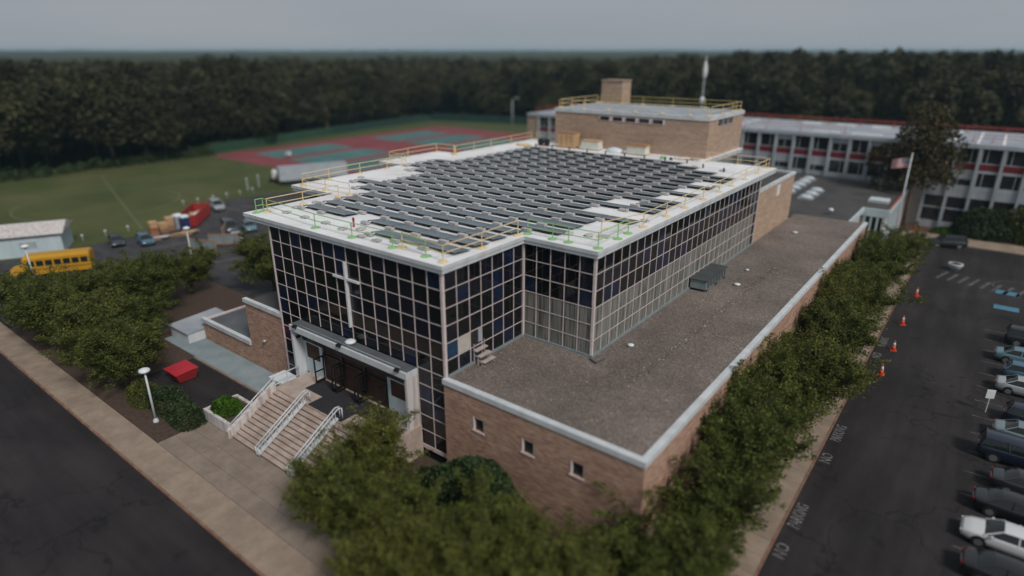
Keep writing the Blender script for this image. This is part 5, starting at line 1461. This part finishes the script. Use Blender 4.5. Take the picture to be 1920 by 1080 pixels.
# trailers
def trailer(x, y, rz, L, label, m):
    t = thing('box_trailer', (0, 0, 0), label, 'trailer', 'grey box trailers by the courts')
    link('box', MB().box(-L / 2, -1.25, .95, L / 2, 1.25, 3.7).mesh('box', m), t)
    link('roof', MB().box(-L / 2 - .02, -1.27, 3.705, L / 2 + .02, 1.27, 3.8).mesh('roof', 'steel'), t)
    link('end_doors', MB().box(-L / 2 - .05, -1.22, 1.0, -L / 2 - .003, 1.22, 3.65).mesh('end_doors', 'trailer_bl'), t)
    for k in range(int(L / 1.2)): link('rib', MB().box(-L / 2 + .6 + k * 1.2, -1.29, 1.0, -L / 2 + .66 + k * 1.2, -1.252, 3.65).mesh('rib', 'trailer'), t)
    for xx in (-L / 2 + 1.3, -L / 2 + 2.4, L / 2 - 1.5):
        for sy in (-1, 1): link('wheel', MB().tube((xx, sy * 1.0 - .15, .5), (xx, sy * 1.0 + .15, .5), .5, n=12).mesh('wheel', 'tyre'), t)
    link('chassis', MB().box(-L / 2, -.5, .6, L / 2, .5, .94).mesh('chassis', 'panel_back'), t)
    t.location = (x, y, 0); t.rotation_euler = (0, 0, rz); return t
trailer(-92.6, 55.6, R(66), 14.5, 'long pale grey box trailer parked beside the tennis courts', 'trailer')
t = thing('utility_cart', (-98.2, 50.2, 0), 'dark machine with white tank in front of the grey trailer', 'machine')
MB().box(-100, 49.4, .5, -97, 51, .8).obj('frame', 'panel_back', t); MB().lathe([(.5, 0), (.6, .2), (.6, 1.5), (.4, 1.9)], (-99, 50.2, .81), 12).obj('tank', 'white_paint', t)
MB().box(-98.1, 49.6, .81, -97.1, 50.8, 1.5).obj('engine', 'wood_dk', t)
for xx in (-99.6, -97.5):
    for yy in (49.3, 51.1): MB().tube((xx, yy - .1, .35), (xx, yy + .1, .35), .35, n=10).obj('wheel', 'tyre', t)
for i, (x, y, lab) in enumerate([(-97.0, 45.0, 'grey gate post on the field edge near the machine'), (-95.4, 41.5, 'grey gate post on the field edge nearer the lot')]):
    t = thing('gate_post', (x, y, 0), lab, 'post', 'grey gate posts at the field edge')
    MB().tube((x, y, 0), (x, y, 2.4), .14, n=8).obj('post', 'steel', t); MB().lathe([(.15, 0), (.2, .05), (.05, .2)], (x, y, 2.4), 8).obj('cap', 'dome', t)
# white stakes along the field edge
for p in [Vector((-81.9, 6.3)), Vector((-81.9, 9.5)), Vector((-81.9, 12.8)), Vector((-81.9, 16)), Vector((-82.5, 19.1)), Vector((-92.9, 27)), Vector((-92.8, 29.7)), Vector((-92.6, 32.6)), Vector((-92.6, 35.4)), Vector((-92.7, 38.2)), Vector((-93.3, 41.3))]:
    t = thing('stake', (p.x, p.y, 0), 'small white marker stake in the line along the field edge', 'stake', 'white stakes along the field edge')
    MB().tube((p.x, p.y, 0), (p.x, p.y, .7), .07, n=6).obj('post', 'steel', t); MB().lathe([(.05, 0), (.17, .06), (.18, .2), (.06, .28)], (p.x, p.y, .68), 8).obj('cap', 'white_paint', t)
# long white shed and bus
t = thing('white_shed', (-92, -4, 0), 'long low white roofed shed behind the yellow bus', 'building')
q = t
def loc(nm, mb, m): return link(nm, mb.mesh(nm, m), q)
LS, WS = 15.0, 3.4
loc('wall', MB().box(-LS, -WS, 0, LS, WS, 3.0), 'blue_white'); loc('peach_band', MB().box(-LS - .05, -WS - .05, 2.3, LS * .35, -WS - .003, 2.9), 'wood_dk')
loc('roof', MB().add([(-LS - .4, -WS - .5, 3.01), (LS + .4, -WS - .5, 3.01), (LS + .4, WS + .5, 3.01), (-LS - .4, WS + .5, 3.01), (-LS - .4, 0, 4.1), (LS + .4, 0, 4.1)], [(0, 1, 5, 4), (1, 2, 5), (2, 3, 4, 5), (3, 0, 4), (0, 3, 2, 1)]), 'stained_white')
for k in range(6): loc('window', MB().box(-LS + 2 + k * 4.6, -WS - .03, 1.1, -LS + 4 + k * 4.6, -WS - .004, 2.1), 'steel')
t.location = (-87.0, -9.4, 0); t.rotation_euler = (0, 0, R(62))
def bus(x, y, rz, label):
    t = thing('school_bus', (0, 0, 0), label, 'bus')
    link('body', MB().box(-4.2, -1.2, .7, 3.0, 1.2, 2.75).mesh('body', 'bus'), t)
    rfm = MB(); rfm.add([(-4.2, -1.2, 2.751), (3.0, -1.2, 2.751), (3.0, 1.2, 2.751), (-4.2, 1.2, 2.751), (-4.1, -.8, 3.05), (2.8, -.8, 3.05), (2.8, .8, 3.05), (-4.1, .8, 3.05)], [(4, 5, 6, 7), (0, 1, 5, 4), (1, 2, 6, 5), (2, 3, 7, 6), (3, 0, 4, 7)]); link('roof', rfm.mesh('roof', 'bus'), t)
    hd = MB(); hd.add([(3.001, -1.05, .7), (4.6, -.95, .7), (4.6, .95, .7), (3.001, 1.05, .7), (3.001, -1.0, 1.75), (4.5, -.8, 1.5), (4.5, .8, 1.5), (3.001, 1.0, 1.75)], [(0, 3, 2, 1), (4, 5, 6, 7), (0, 1, 5, 4), (1, 2, 6, 5), (2, 3, 7, 6), (3, 0, 4, 7)]); link('hood', hd.mesh('hood', 'bus'), t)
    link('windscreen', MB().box(3.003, -1.0, 1.8, 3.04, 1.0, 2.6).mesh('windscreen', 'car_glass'), t)
    for sy in (-1, 1):
        for k in range(7): link('window', MB().box(-3.9 + k * .95, sy * 1.2, 1.75, -3.15 + k * .95, sy * 1.225, 2.45).mesh('window', 'car_glass'), t)
        link('stripe', MB().box(-4.2, sy * 1.2, 1.3, 3.0, sy * 1.215, 1.38).mesh('stripe', 'panel_back'), t)
        for xx in (-2.6, 3.4): link('wheel', MB().tube((xx, sy * 1.0 - .15, .5), (xx, sy * 1.0 + .15, .5), .5, n=14).mesh('wheel', 'tyre'), t)
        link('headlight', MB().box(4.601, sy * .7 - .14, .95, 4.64, sy * .7 + .14, 1.2).mesh('headlight', 'head'), t)
    link('bumper', MB().box(4.62, -1.0, .5, 4.75, 1.0, .8).mesh('bumper', 'panel_back'), t)
    t.location = (x, y, 0); t.rotation_euler = (0, 0, rz); return t
bus(-67.0, -1.9, R(-120), 'yellow school bus parked in front of the long white shed')

# ------------------------------------------------------------------ trees
def place_tree(tm, cm, x, y, z, s, rz, label, group, name='street_tree', cat='tree'):
    t = thing(name, (x, y, z), label, cat, group)
    link('trunk', tm, t); link('crown', cm, t)
    t.rotation_euler = (0, 0, rz)
    t.scale = s if isinstance(s, tuple) else (s, s, s)
    return t
P = [street_tree_meshes(1, 7.2, 3.2, M['leaf_a'], 34000, .75, (.15, .075)), street_tree_meshes(2, 7.0, 3.2, M['leaf_b'], 34000, .55, (.15, .08)),
     street_tree_meshes(3, 6.6, 3.2, M['leaf_b'], 34000, .4, (.15, .08)), street_tree_meshes(4, 7.6, 3.1, M['leaf_a'], 34000, .9, (.16, .07))]
front = [(0, -1.8, -5.6, (1.12, .84), 0.3, 'sparse yellow green tree over the right end of the steps'),
         (3, 3.4, -8.6, (1.2, .80), 1.0, 'yellow green feathery tree below the dark ivy mass'),
         (0, .2, -9.4, (1.15, .84), 2.0, 'tree at the bottom edge beside the plaza paving'),
         (3, 8.6, -6.6, (1.2, .80), 2.9, 'tall feathery tree at the bottom centre before the brick corner'),
         (0, 12.9, -5.9, (1.15, .78), 4.0, 'yellow green tree at the bottom right of the brick corner'),
         (2, 16.4, -2.2, (1.25, .95), 5.1, 'dark green tree at the brick corner by the side walk'),
         (3, 6.2, -10.6, (1.2, .84), 3.3, 'feathery tree cut by the bottom edge, right of the plaza'),
         (3, 10.8, -9.6, (1.2, .86), 5.3, 'feathery tree cut by the bottom edge in the middle of the picture'),
         (0, 14.4, -8.6, (1.2, .86), .7, 'yellow green tree cut by the bottom edge below the brick corner')]
def many(lst, grp):
    for k, x, y, s, rz, lab in lst: place_tree(*P[k], x, y, 0, (s[0], s[0], s[1]), rz, lab, grp)
many(front, 'trees in the front bed')
side = [(2, 16.8, 4.0, (1.22, 1.0), .2, 'green tree just behind the brick corner on the side walk'), (1, 17.0, 9.6, (1.35, 1.12), 1.3, 'broad green tree second behind the brick corner'),
        (2, 16.4, 14.2, (1.25, 1.22), 2.2, 'green tree leaning over the white roof edge, third in the row'), (1, 17.9, 20.6, (1.5, 1.12), 3.6, 'widest green tree of the side row, reaching over the kerb'),
        (2, 16.4, 25.6, (1.08, .98), 4.4, 'green tree fifth in the side row behind the widest one'), (1, 17.4, 31.0, (1.4, 1.08), 5.6, 'green tree in the middle of the side row facing the second cone'),
        (0, 16.5, 36.8, (1.1, 1.0), .9, 'yellow green tree past the middle of the side row'), (1, 17.2, 42.4, (1.4, 1.1), 2.7, 'green tree eighth in the side row'),
        (2, 16.6, 48.6, (1.12, 1.02), 3.1, 'green tree ninth in the side row, before the roof end'), (1, 17.4, 55.0, (1.45, 1.15), 1.9, 'green tree second to last in the side row'), (2, 17.4, 62.0, (1.4, 1.15), 5.0, 'last green tree of the side row before the flagpole')]
many(side, 'trees along the side walk')
left = [(1, -29.0, -9.0, (1.35, .95), .5, 'green tree nearest the white post lamp on the left'), (2, -36.2, -8.6, (1.5, 1.1), 1.7, 'broad green tree second from the post lamp on the left'),
        (1, -42.2, -9.4, (1.5, 1.1), 2.5, 'green tree third along the left street edge'), (2, -49.0, -8.6, (1.5, 1.1), 3.3, 'green tree furthest left along the street'),
        (2, -37.4, -3.8, (1.15, .85), 4.3, 'green tree in front of the stepped annex roofs'), (1, -44.0, .3, (1.4, 1.08), 5.2, 'green tree in the bed behind the annex, towards the bus'),
        (2, -49.2, -2.6, (1.4, 1.0), 5.9, 'green tree in the left bed in line with the bus bonnet'),
        (2, -47.0, 5.6, (1.2, .95), .1, 'green tree at the rear of the left bed near the parking lines'), (2, -39.2, 11.6, (1.5, 1.2), 2.1, 'dense green tree against the left edge of the glass hall')]
many(left, 'trees on the left of the hall')
def bush(seed, x, y, z, rx, ry, rz_, n, m, label, name='shrub', size=(.16, .1), group=None, boxy=False):
    t = thing(name, (x, y, z), label, 'shrub', group)
    link('foliage', bush_mesh(seed, rx, ry, rz_, n, M[m], size, boxy=boxy), t)
    link('stem', MB().tube((0, 0, -.1), (0, 0, rz_ * .6), .07, n=6).mesh('stem', 'bark'), t)
    return t
bush(41, 4.9, -2.7, 0, 4.3, 2.0, 6.0, 19000, 'leaf_dark', 'tall dark ivy covered mass against the brick wall under the windows', size=(.2, .15))
bush(42, 12.2, -2.0, 0, 1.5, 1.2, 2.4, 2600, 'leaf_b', 'rounded green shrub at the foot of the brick corner', size=(.2, .13))
bush(43, 15.4, -3.6, 0, 2.0, 1.6, 2.6, 3600, 'leaf_dark', 'dark shrub round the brick corner under the trees')
bush(44, 1.2, -3.2, 0, 1.6, 1.1, 2.6, 3000, 'leaf_dark', 'dark shrub right of the steps below the glass facade')
bush(45, -19.9, -8.6, 0, 1.7, 1.2, 2.1, 3800, 'leaf_dark', 'dark hedge shrub beside the white planter', boxy=True)
bush(46, -22.8, -8.5, 0, 2.2, 1.2, 2.4, 4400, 'leaf_dark', 'dark hedge shrub behind the white post lamp', boxy=True)
bush(47, -25.9, -9.1, 0, 2.0, 1.2, 1.9, 3600, 'leaf_b', 'green shrub left of the white post lamp', boxy=True)
bush(48, 26.0, 91.4, 0, 5.0, 2.1, 6.2, 5200, 'leaf_dark', 'large dark shrub mass in front of the rear wing on the right', size=(.4, .3))
bush(49, 33.0, 91.8, 0, 5.0, 2.1, 7.6, 5200, 'leaf_b', 'tall green shrub before the right end of the rear wing', size=(.4, .3))
bush(50, 21.6, 91.2, 0.02, 2.4, 1.4, 1.2, 1600, 'leaf_lime', 'low light green shrub on the red mulch bed', size=(.3, .2))
V, Q = lobe_tree_mesh(77, 21.5, 6.6, 1.2, 7200, M['leaf_brown'], (.5, .36), 17)
bt_m = np_mesh('crown', V, Q, M['leaf_brown'])
place_tree(trunk_mesh(15, .4, forks=7, seed=9, spread=2.6), bt_m, 15.9, 89.2, 0, 1.0, 0, 'tall brownish tree in front of the rear wing by the flagpole', None, name='brown_tree')

# forest ----------------------------------------------------------------
rng = np.random.default_rng(99); rnd = random.Random(99)
FT = []
for s in range(6):
    H = 20 + s * .6; RR = 5.2 + .25 * s
    V, Q = dome_tree(200 + s, H, RR * 1.12, .1 + .9 * (s % 2), 3800, (.78, .62))
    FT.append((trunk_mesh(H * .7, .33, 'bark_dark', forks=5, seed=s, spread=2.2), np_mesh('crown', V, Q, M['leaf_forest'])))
FV = []
for s in range(6):
    V, Q = dome_tree(300 + s, 20.5, 6.2, 6, 640, (1.4, 1.15), 18); FV.append((V, Q))
def edge_y(x, y):  # is (x, y) inside the wood?
    if y < 8: return x < -150 - (8 - y) * .1
    if y < 60: return x < -150 + (y - 8) * .02
    if y < 112: return x < -150.5 - (y - 60) * .30
    if y < 172: return x < -167 or False
    if x < -88: return y > 181
    if x < -64: return y > 150 + (-64 - x) * 1.2
    return y > 119 + max(0, (x - 30) * .1)
cx_, cy_ = CAM_LOC.x, CAM_LOC.y
cand = []
for i in range(90):
    for j in range(90):
        pass
step = 8.4
xs_ = np.arange(-460, 330, step); ys_ = np.arange(-140, 520, step)
for x0 in xs_:
    for y0 in ys_:
        x = x0 + rnd.uniform(-3, 3); y = y0 + rnd.uniform(-3, 3)
        dx, dy = x - cx_, y - cy_; d_ = math.hypot(dx, dy)
        if d_ > 480: continue
        az = math.atan2(-dx, dy) - YAW
        if abs(az) > R(49): continue
        if not edge_y(x, y): continue
        edge = not (edge_y(x + 13, y) and edge_y(x + 9, y - 10) and edge_y(x, y - 13))
        cand.append((d_ - (60 if edge else 0), x, y, d_, edge))
cand.sort()
near, farr = cand[:230], cand[230:]
labs = ['tall dark deciduous tree at the near edge of the wood beyond the field and courts', 'dark tree standing inside the near belt of the wood behind the school']
for i, (k, x, y, d_, e) in enumerate(near):
    tm, cm = FT[rnd.randrange(6)]
    right = y > 116 and x > -64
    hs = rnd.choice([rnd.uniform(.68, .9), rnd.uniform(.85, 1.16)]) * (1.05 if right else 1.0)
    ws = rnd.uniform(.95, 1.5)
    place_tree(tm, cm, x, y, -.3, (ws, ws, hs), rnd.uniform(0, 6.28), labs[0] if e else labs[1], 'edge trees of the wood' if e else 'inner trees of the wood', name='forest_tree')
VV, QQ, base_ = [], [], 0
for i, (k, x, y, d_, e) in enumerate(farr):
    V, Q = FV[rnd.randrange(6)]
    a = rnd.uniform(0, 6.28); c, s_ = math.cos(a), math.sin(a)
    right = y > 116 and x > -64
    azr = math.degrees(math.atan2(-(x - cx_), y - cy_) - YAW)
    hs = rnd.choice([rnd.uniform(.78, .96), rnd.uniform(.92, 1.14)]) * (1.0 + .17 * max(0.0, min(1.0, (-azr - 8) / 12.0)))
    ws = rnd.uniform(.95, 1.5)
    Vt = np.empty_like(V)
    Vt[:, 0] = (V[:, 0] * c - V[:, 1] * s_) * ws + x; Vt[:, 1] = (V[:, 0] * s_ + V[:, 1] * c) * ws + y; Vt[:, 2] = V[:, 2] * hs - .3
    VV.append(Vt); QQ.append(Q + base_); base_ += len(V)
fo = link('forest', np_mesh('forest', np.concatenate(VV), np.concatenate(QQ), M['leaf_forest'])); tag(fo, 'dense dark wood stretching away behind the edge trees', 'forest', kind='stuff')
print('forest', len(near), len(farr))
# far canopy
na, nr = 300, 110
az = np.linspace(-R(52), R(52), na); rr = 455 * (3800 / 455.0) ** (np.arange(nr) / (nr - 1))
A_, R_ = np.meshgrid(az, rr, indexing='ij')
X_ = cx_ - R_ * np.sin(A_ + YAW); Y_ = cy_ + R_ * np.cos(A_ + YAW)
azd = -np.degrees(A_)
rise_r = np.clip((azd - 8) / 14.0, 0, 1)
Zb = 18.0 + 3.5 * rise_r * np.clip((900 - R_) / 500, 0, 1) + np.clip((R_ - 1500) / 2300, 0, 1) * 9.0
Z_ = Zb + np.clip(rng.normal(size=R_.shape), -1.6, 1.6) * np.clip(1.3 + R_ / 1500, 0, 2.4) + 2.0 * np.sin(A_ * 31 + R_ * .004) * np.clip(R_ / 1500, .2, 1)
VV = np.stack([X_, Y_, Z_], -1).reshape(-1, 3)
ii, jj = np.meshgrid(np.arange(na - 1), np.arange(nr - 1), indexing='ij'); i0 = (ii * nr + jj).ravel()
QQ = np.stack([i0, i0 + nr, i0 + nr + 1, i0 + 1], 1)
M['canopy'] = mat('canopy', (0.022, 0.028, 0.012), (0.045, 0.048, 0.020), .06, .95, 6)
fc = link('far_forest', np_mesh('far_forest', VV, QQ, M['canopy'])); tag(fc, 'hazy blue wooded plain out to the horizon', 'forest', kind='stuff')
# undergrowth along the foot of the wood
UV, UQ, b0 = [], [], 0
r3 = np.random.default_rng(8)
pts = [(-147.5, y) for y in np.arange(0, 62, 3.0)] + [(-152 - (y - 62) * .27, y) for y in np.arange(62, 112, 3.0)] + [(-166.5, y) for y in np.arange(112, 168, 3.5)] + [(x, 181 ) for x in np.arange(-160, -90, 3.5)]
for (x, y) in pts:
    n = 150; d = r3.normal(size=(n, 3)); d /= np.linalg.norm(d, axis=1, keepdims=True); d[:, 2] = np.abs(d[:, 2])
    hh = r3.uniform(1.2, 3.2)
    C = np.array([x + r3.uniform(-1.5, 1), y, 0]) + d * np.array([2.4, 2.4, hh]) * r3.uniform(.6, 1, (n, 1))
    V, Q = leaves(r3, C, np.cross(d, r3.normal(size=d.shape)) + .5 * d, r3.uniform(.4, .9, n), r3.uniform(.3, .6, n))
    UV.append(V); UQ.append(Q + b0); b0 += len(V)
ug = link('undergrowth', np_mesh('undergrowth', np.concatenate(UV), np.concatenate(UQ), M['leaf_dark'])); tag(ug, 'green undergrowth along the foot of the wood', 'undergrowth', kind='stuff')
t = place_tree(trunk_mesh(1, .1), FT[0][1], 0, 0, -200, .01, 0, '', None) if False else None
# pale bare trunk at the wood edge
t = thing('bare_trunk', (-164.5, 113.2, 0), 'tall pale bare trunk standing at the wood edge behind the courts', 'tree')
tb = MB(); tb.tube((-164.5, 113.2, -.2), (-164.3, 113.0, 9.0), .42, .30, 8); tb.obj('trunk', 'bark_pale', t, True)
tb = MB(); tb.tube((-164.3, 113.0, 8.0), (-163.6, 112.6, 11.5), .2, .08, 6); tb.tube((-164.3, 113, 7.2), (-165.2, 113.8, 10.5), .15, .06, 6); tb.obj('branch', 'bark_pale', t, True)
# white mast behind the wing
t = thing('mast', (-29.1, 114, 0), 'slim mast with a furled white banner rising behind the penthouse', 'mast')
MB().tube((-29.1, 114, 0), (-29.1, 114, 26.0), .12, .07, 8).obj('pole', 'pole', t, True)
MB().lathe([(.08, 0), (.42, .6), (.52, 1.8), (.30, 3.1), (.08, 3.9)], (-29.1, 114, 21.2), 10).obj('banner', 'white_paint', t, True)
MB().lathe([(.5, 0), (.5, .9), (.3, 1.2)], (-29.1, 114, 16.2), 10).obj('bracket_box', 'dome', t, True)
for (az_, d_, w_, lab) in [(38.3, 540, 15, 'pale distant building at the far left edge of the woods'), (37.0, 470, 7, 'small grey roofed house half hidden at the far left'), (-34.5, 300, 8, 'house with a pale roof showing among the trees at the far right')]:
    a = R(az_) + YAW; x, y = cx_ - d_ * math.sin(a), cy_ + d_ * math.cos(a)
    t = thing('distant_house', (x, y, 0), lab, 'house')
    link('wall', MB().box(-w_ / 2, -4, 0, w_ / 2, 4, 15.6 if az_ > 0 else 14).mesh('wall', 'house'), t)
    z0 = 15.61 if az_ > 0 else 14.01
    link('roof', MB().add([(-w_ / 2 - .5, -4.5, z0), (w_ / 2 + .5, -4.5, z0), (w_ / 2 + .5, 4.5, z0), (-w_ / 2 - .5, 4.5, z0), (-w_ / 2, 0, z0 + 2.6), (w_ / 2, 0, z0 + 2.6)], [(0, 1, 5, 4), (1, 2, 5), (2, 3, 4, 5), (3, 0, 4), (0, 3, 2, 1)]).mesh('roof', 'grey_roof'), t)
    t.rotation_euler = (0, 0, a)

# ------------------------------------------------------------------ haze
hz = MB().box(-4100, -4100, -1.6, 4100, 4100, 42)
ho = hz.obj('haze', [], None); ho['kind'] = 'stuff'
hm_ = bpy.data.materials.new('haze'); hm_.use_nodes = True
hn = hm_.node_tree.nodes; hn.clear()
o_ = hn.new('ShaderNodeOutputMaterial'); pv = hn.new('ShaderNodeVolumePrincipled')
pv.inputs['Color'].default_value = (0.50, 0.82, 1.0, 1)
pv.inputs['Density'].default_value = 0.00015
pv.inputs['Anisotropy'].default_value = 0.2
hm_.node_tree.links.new(pv.outputs['Volume'], o_.inputs['Volume'])
ho.data.materials.append(hm_)
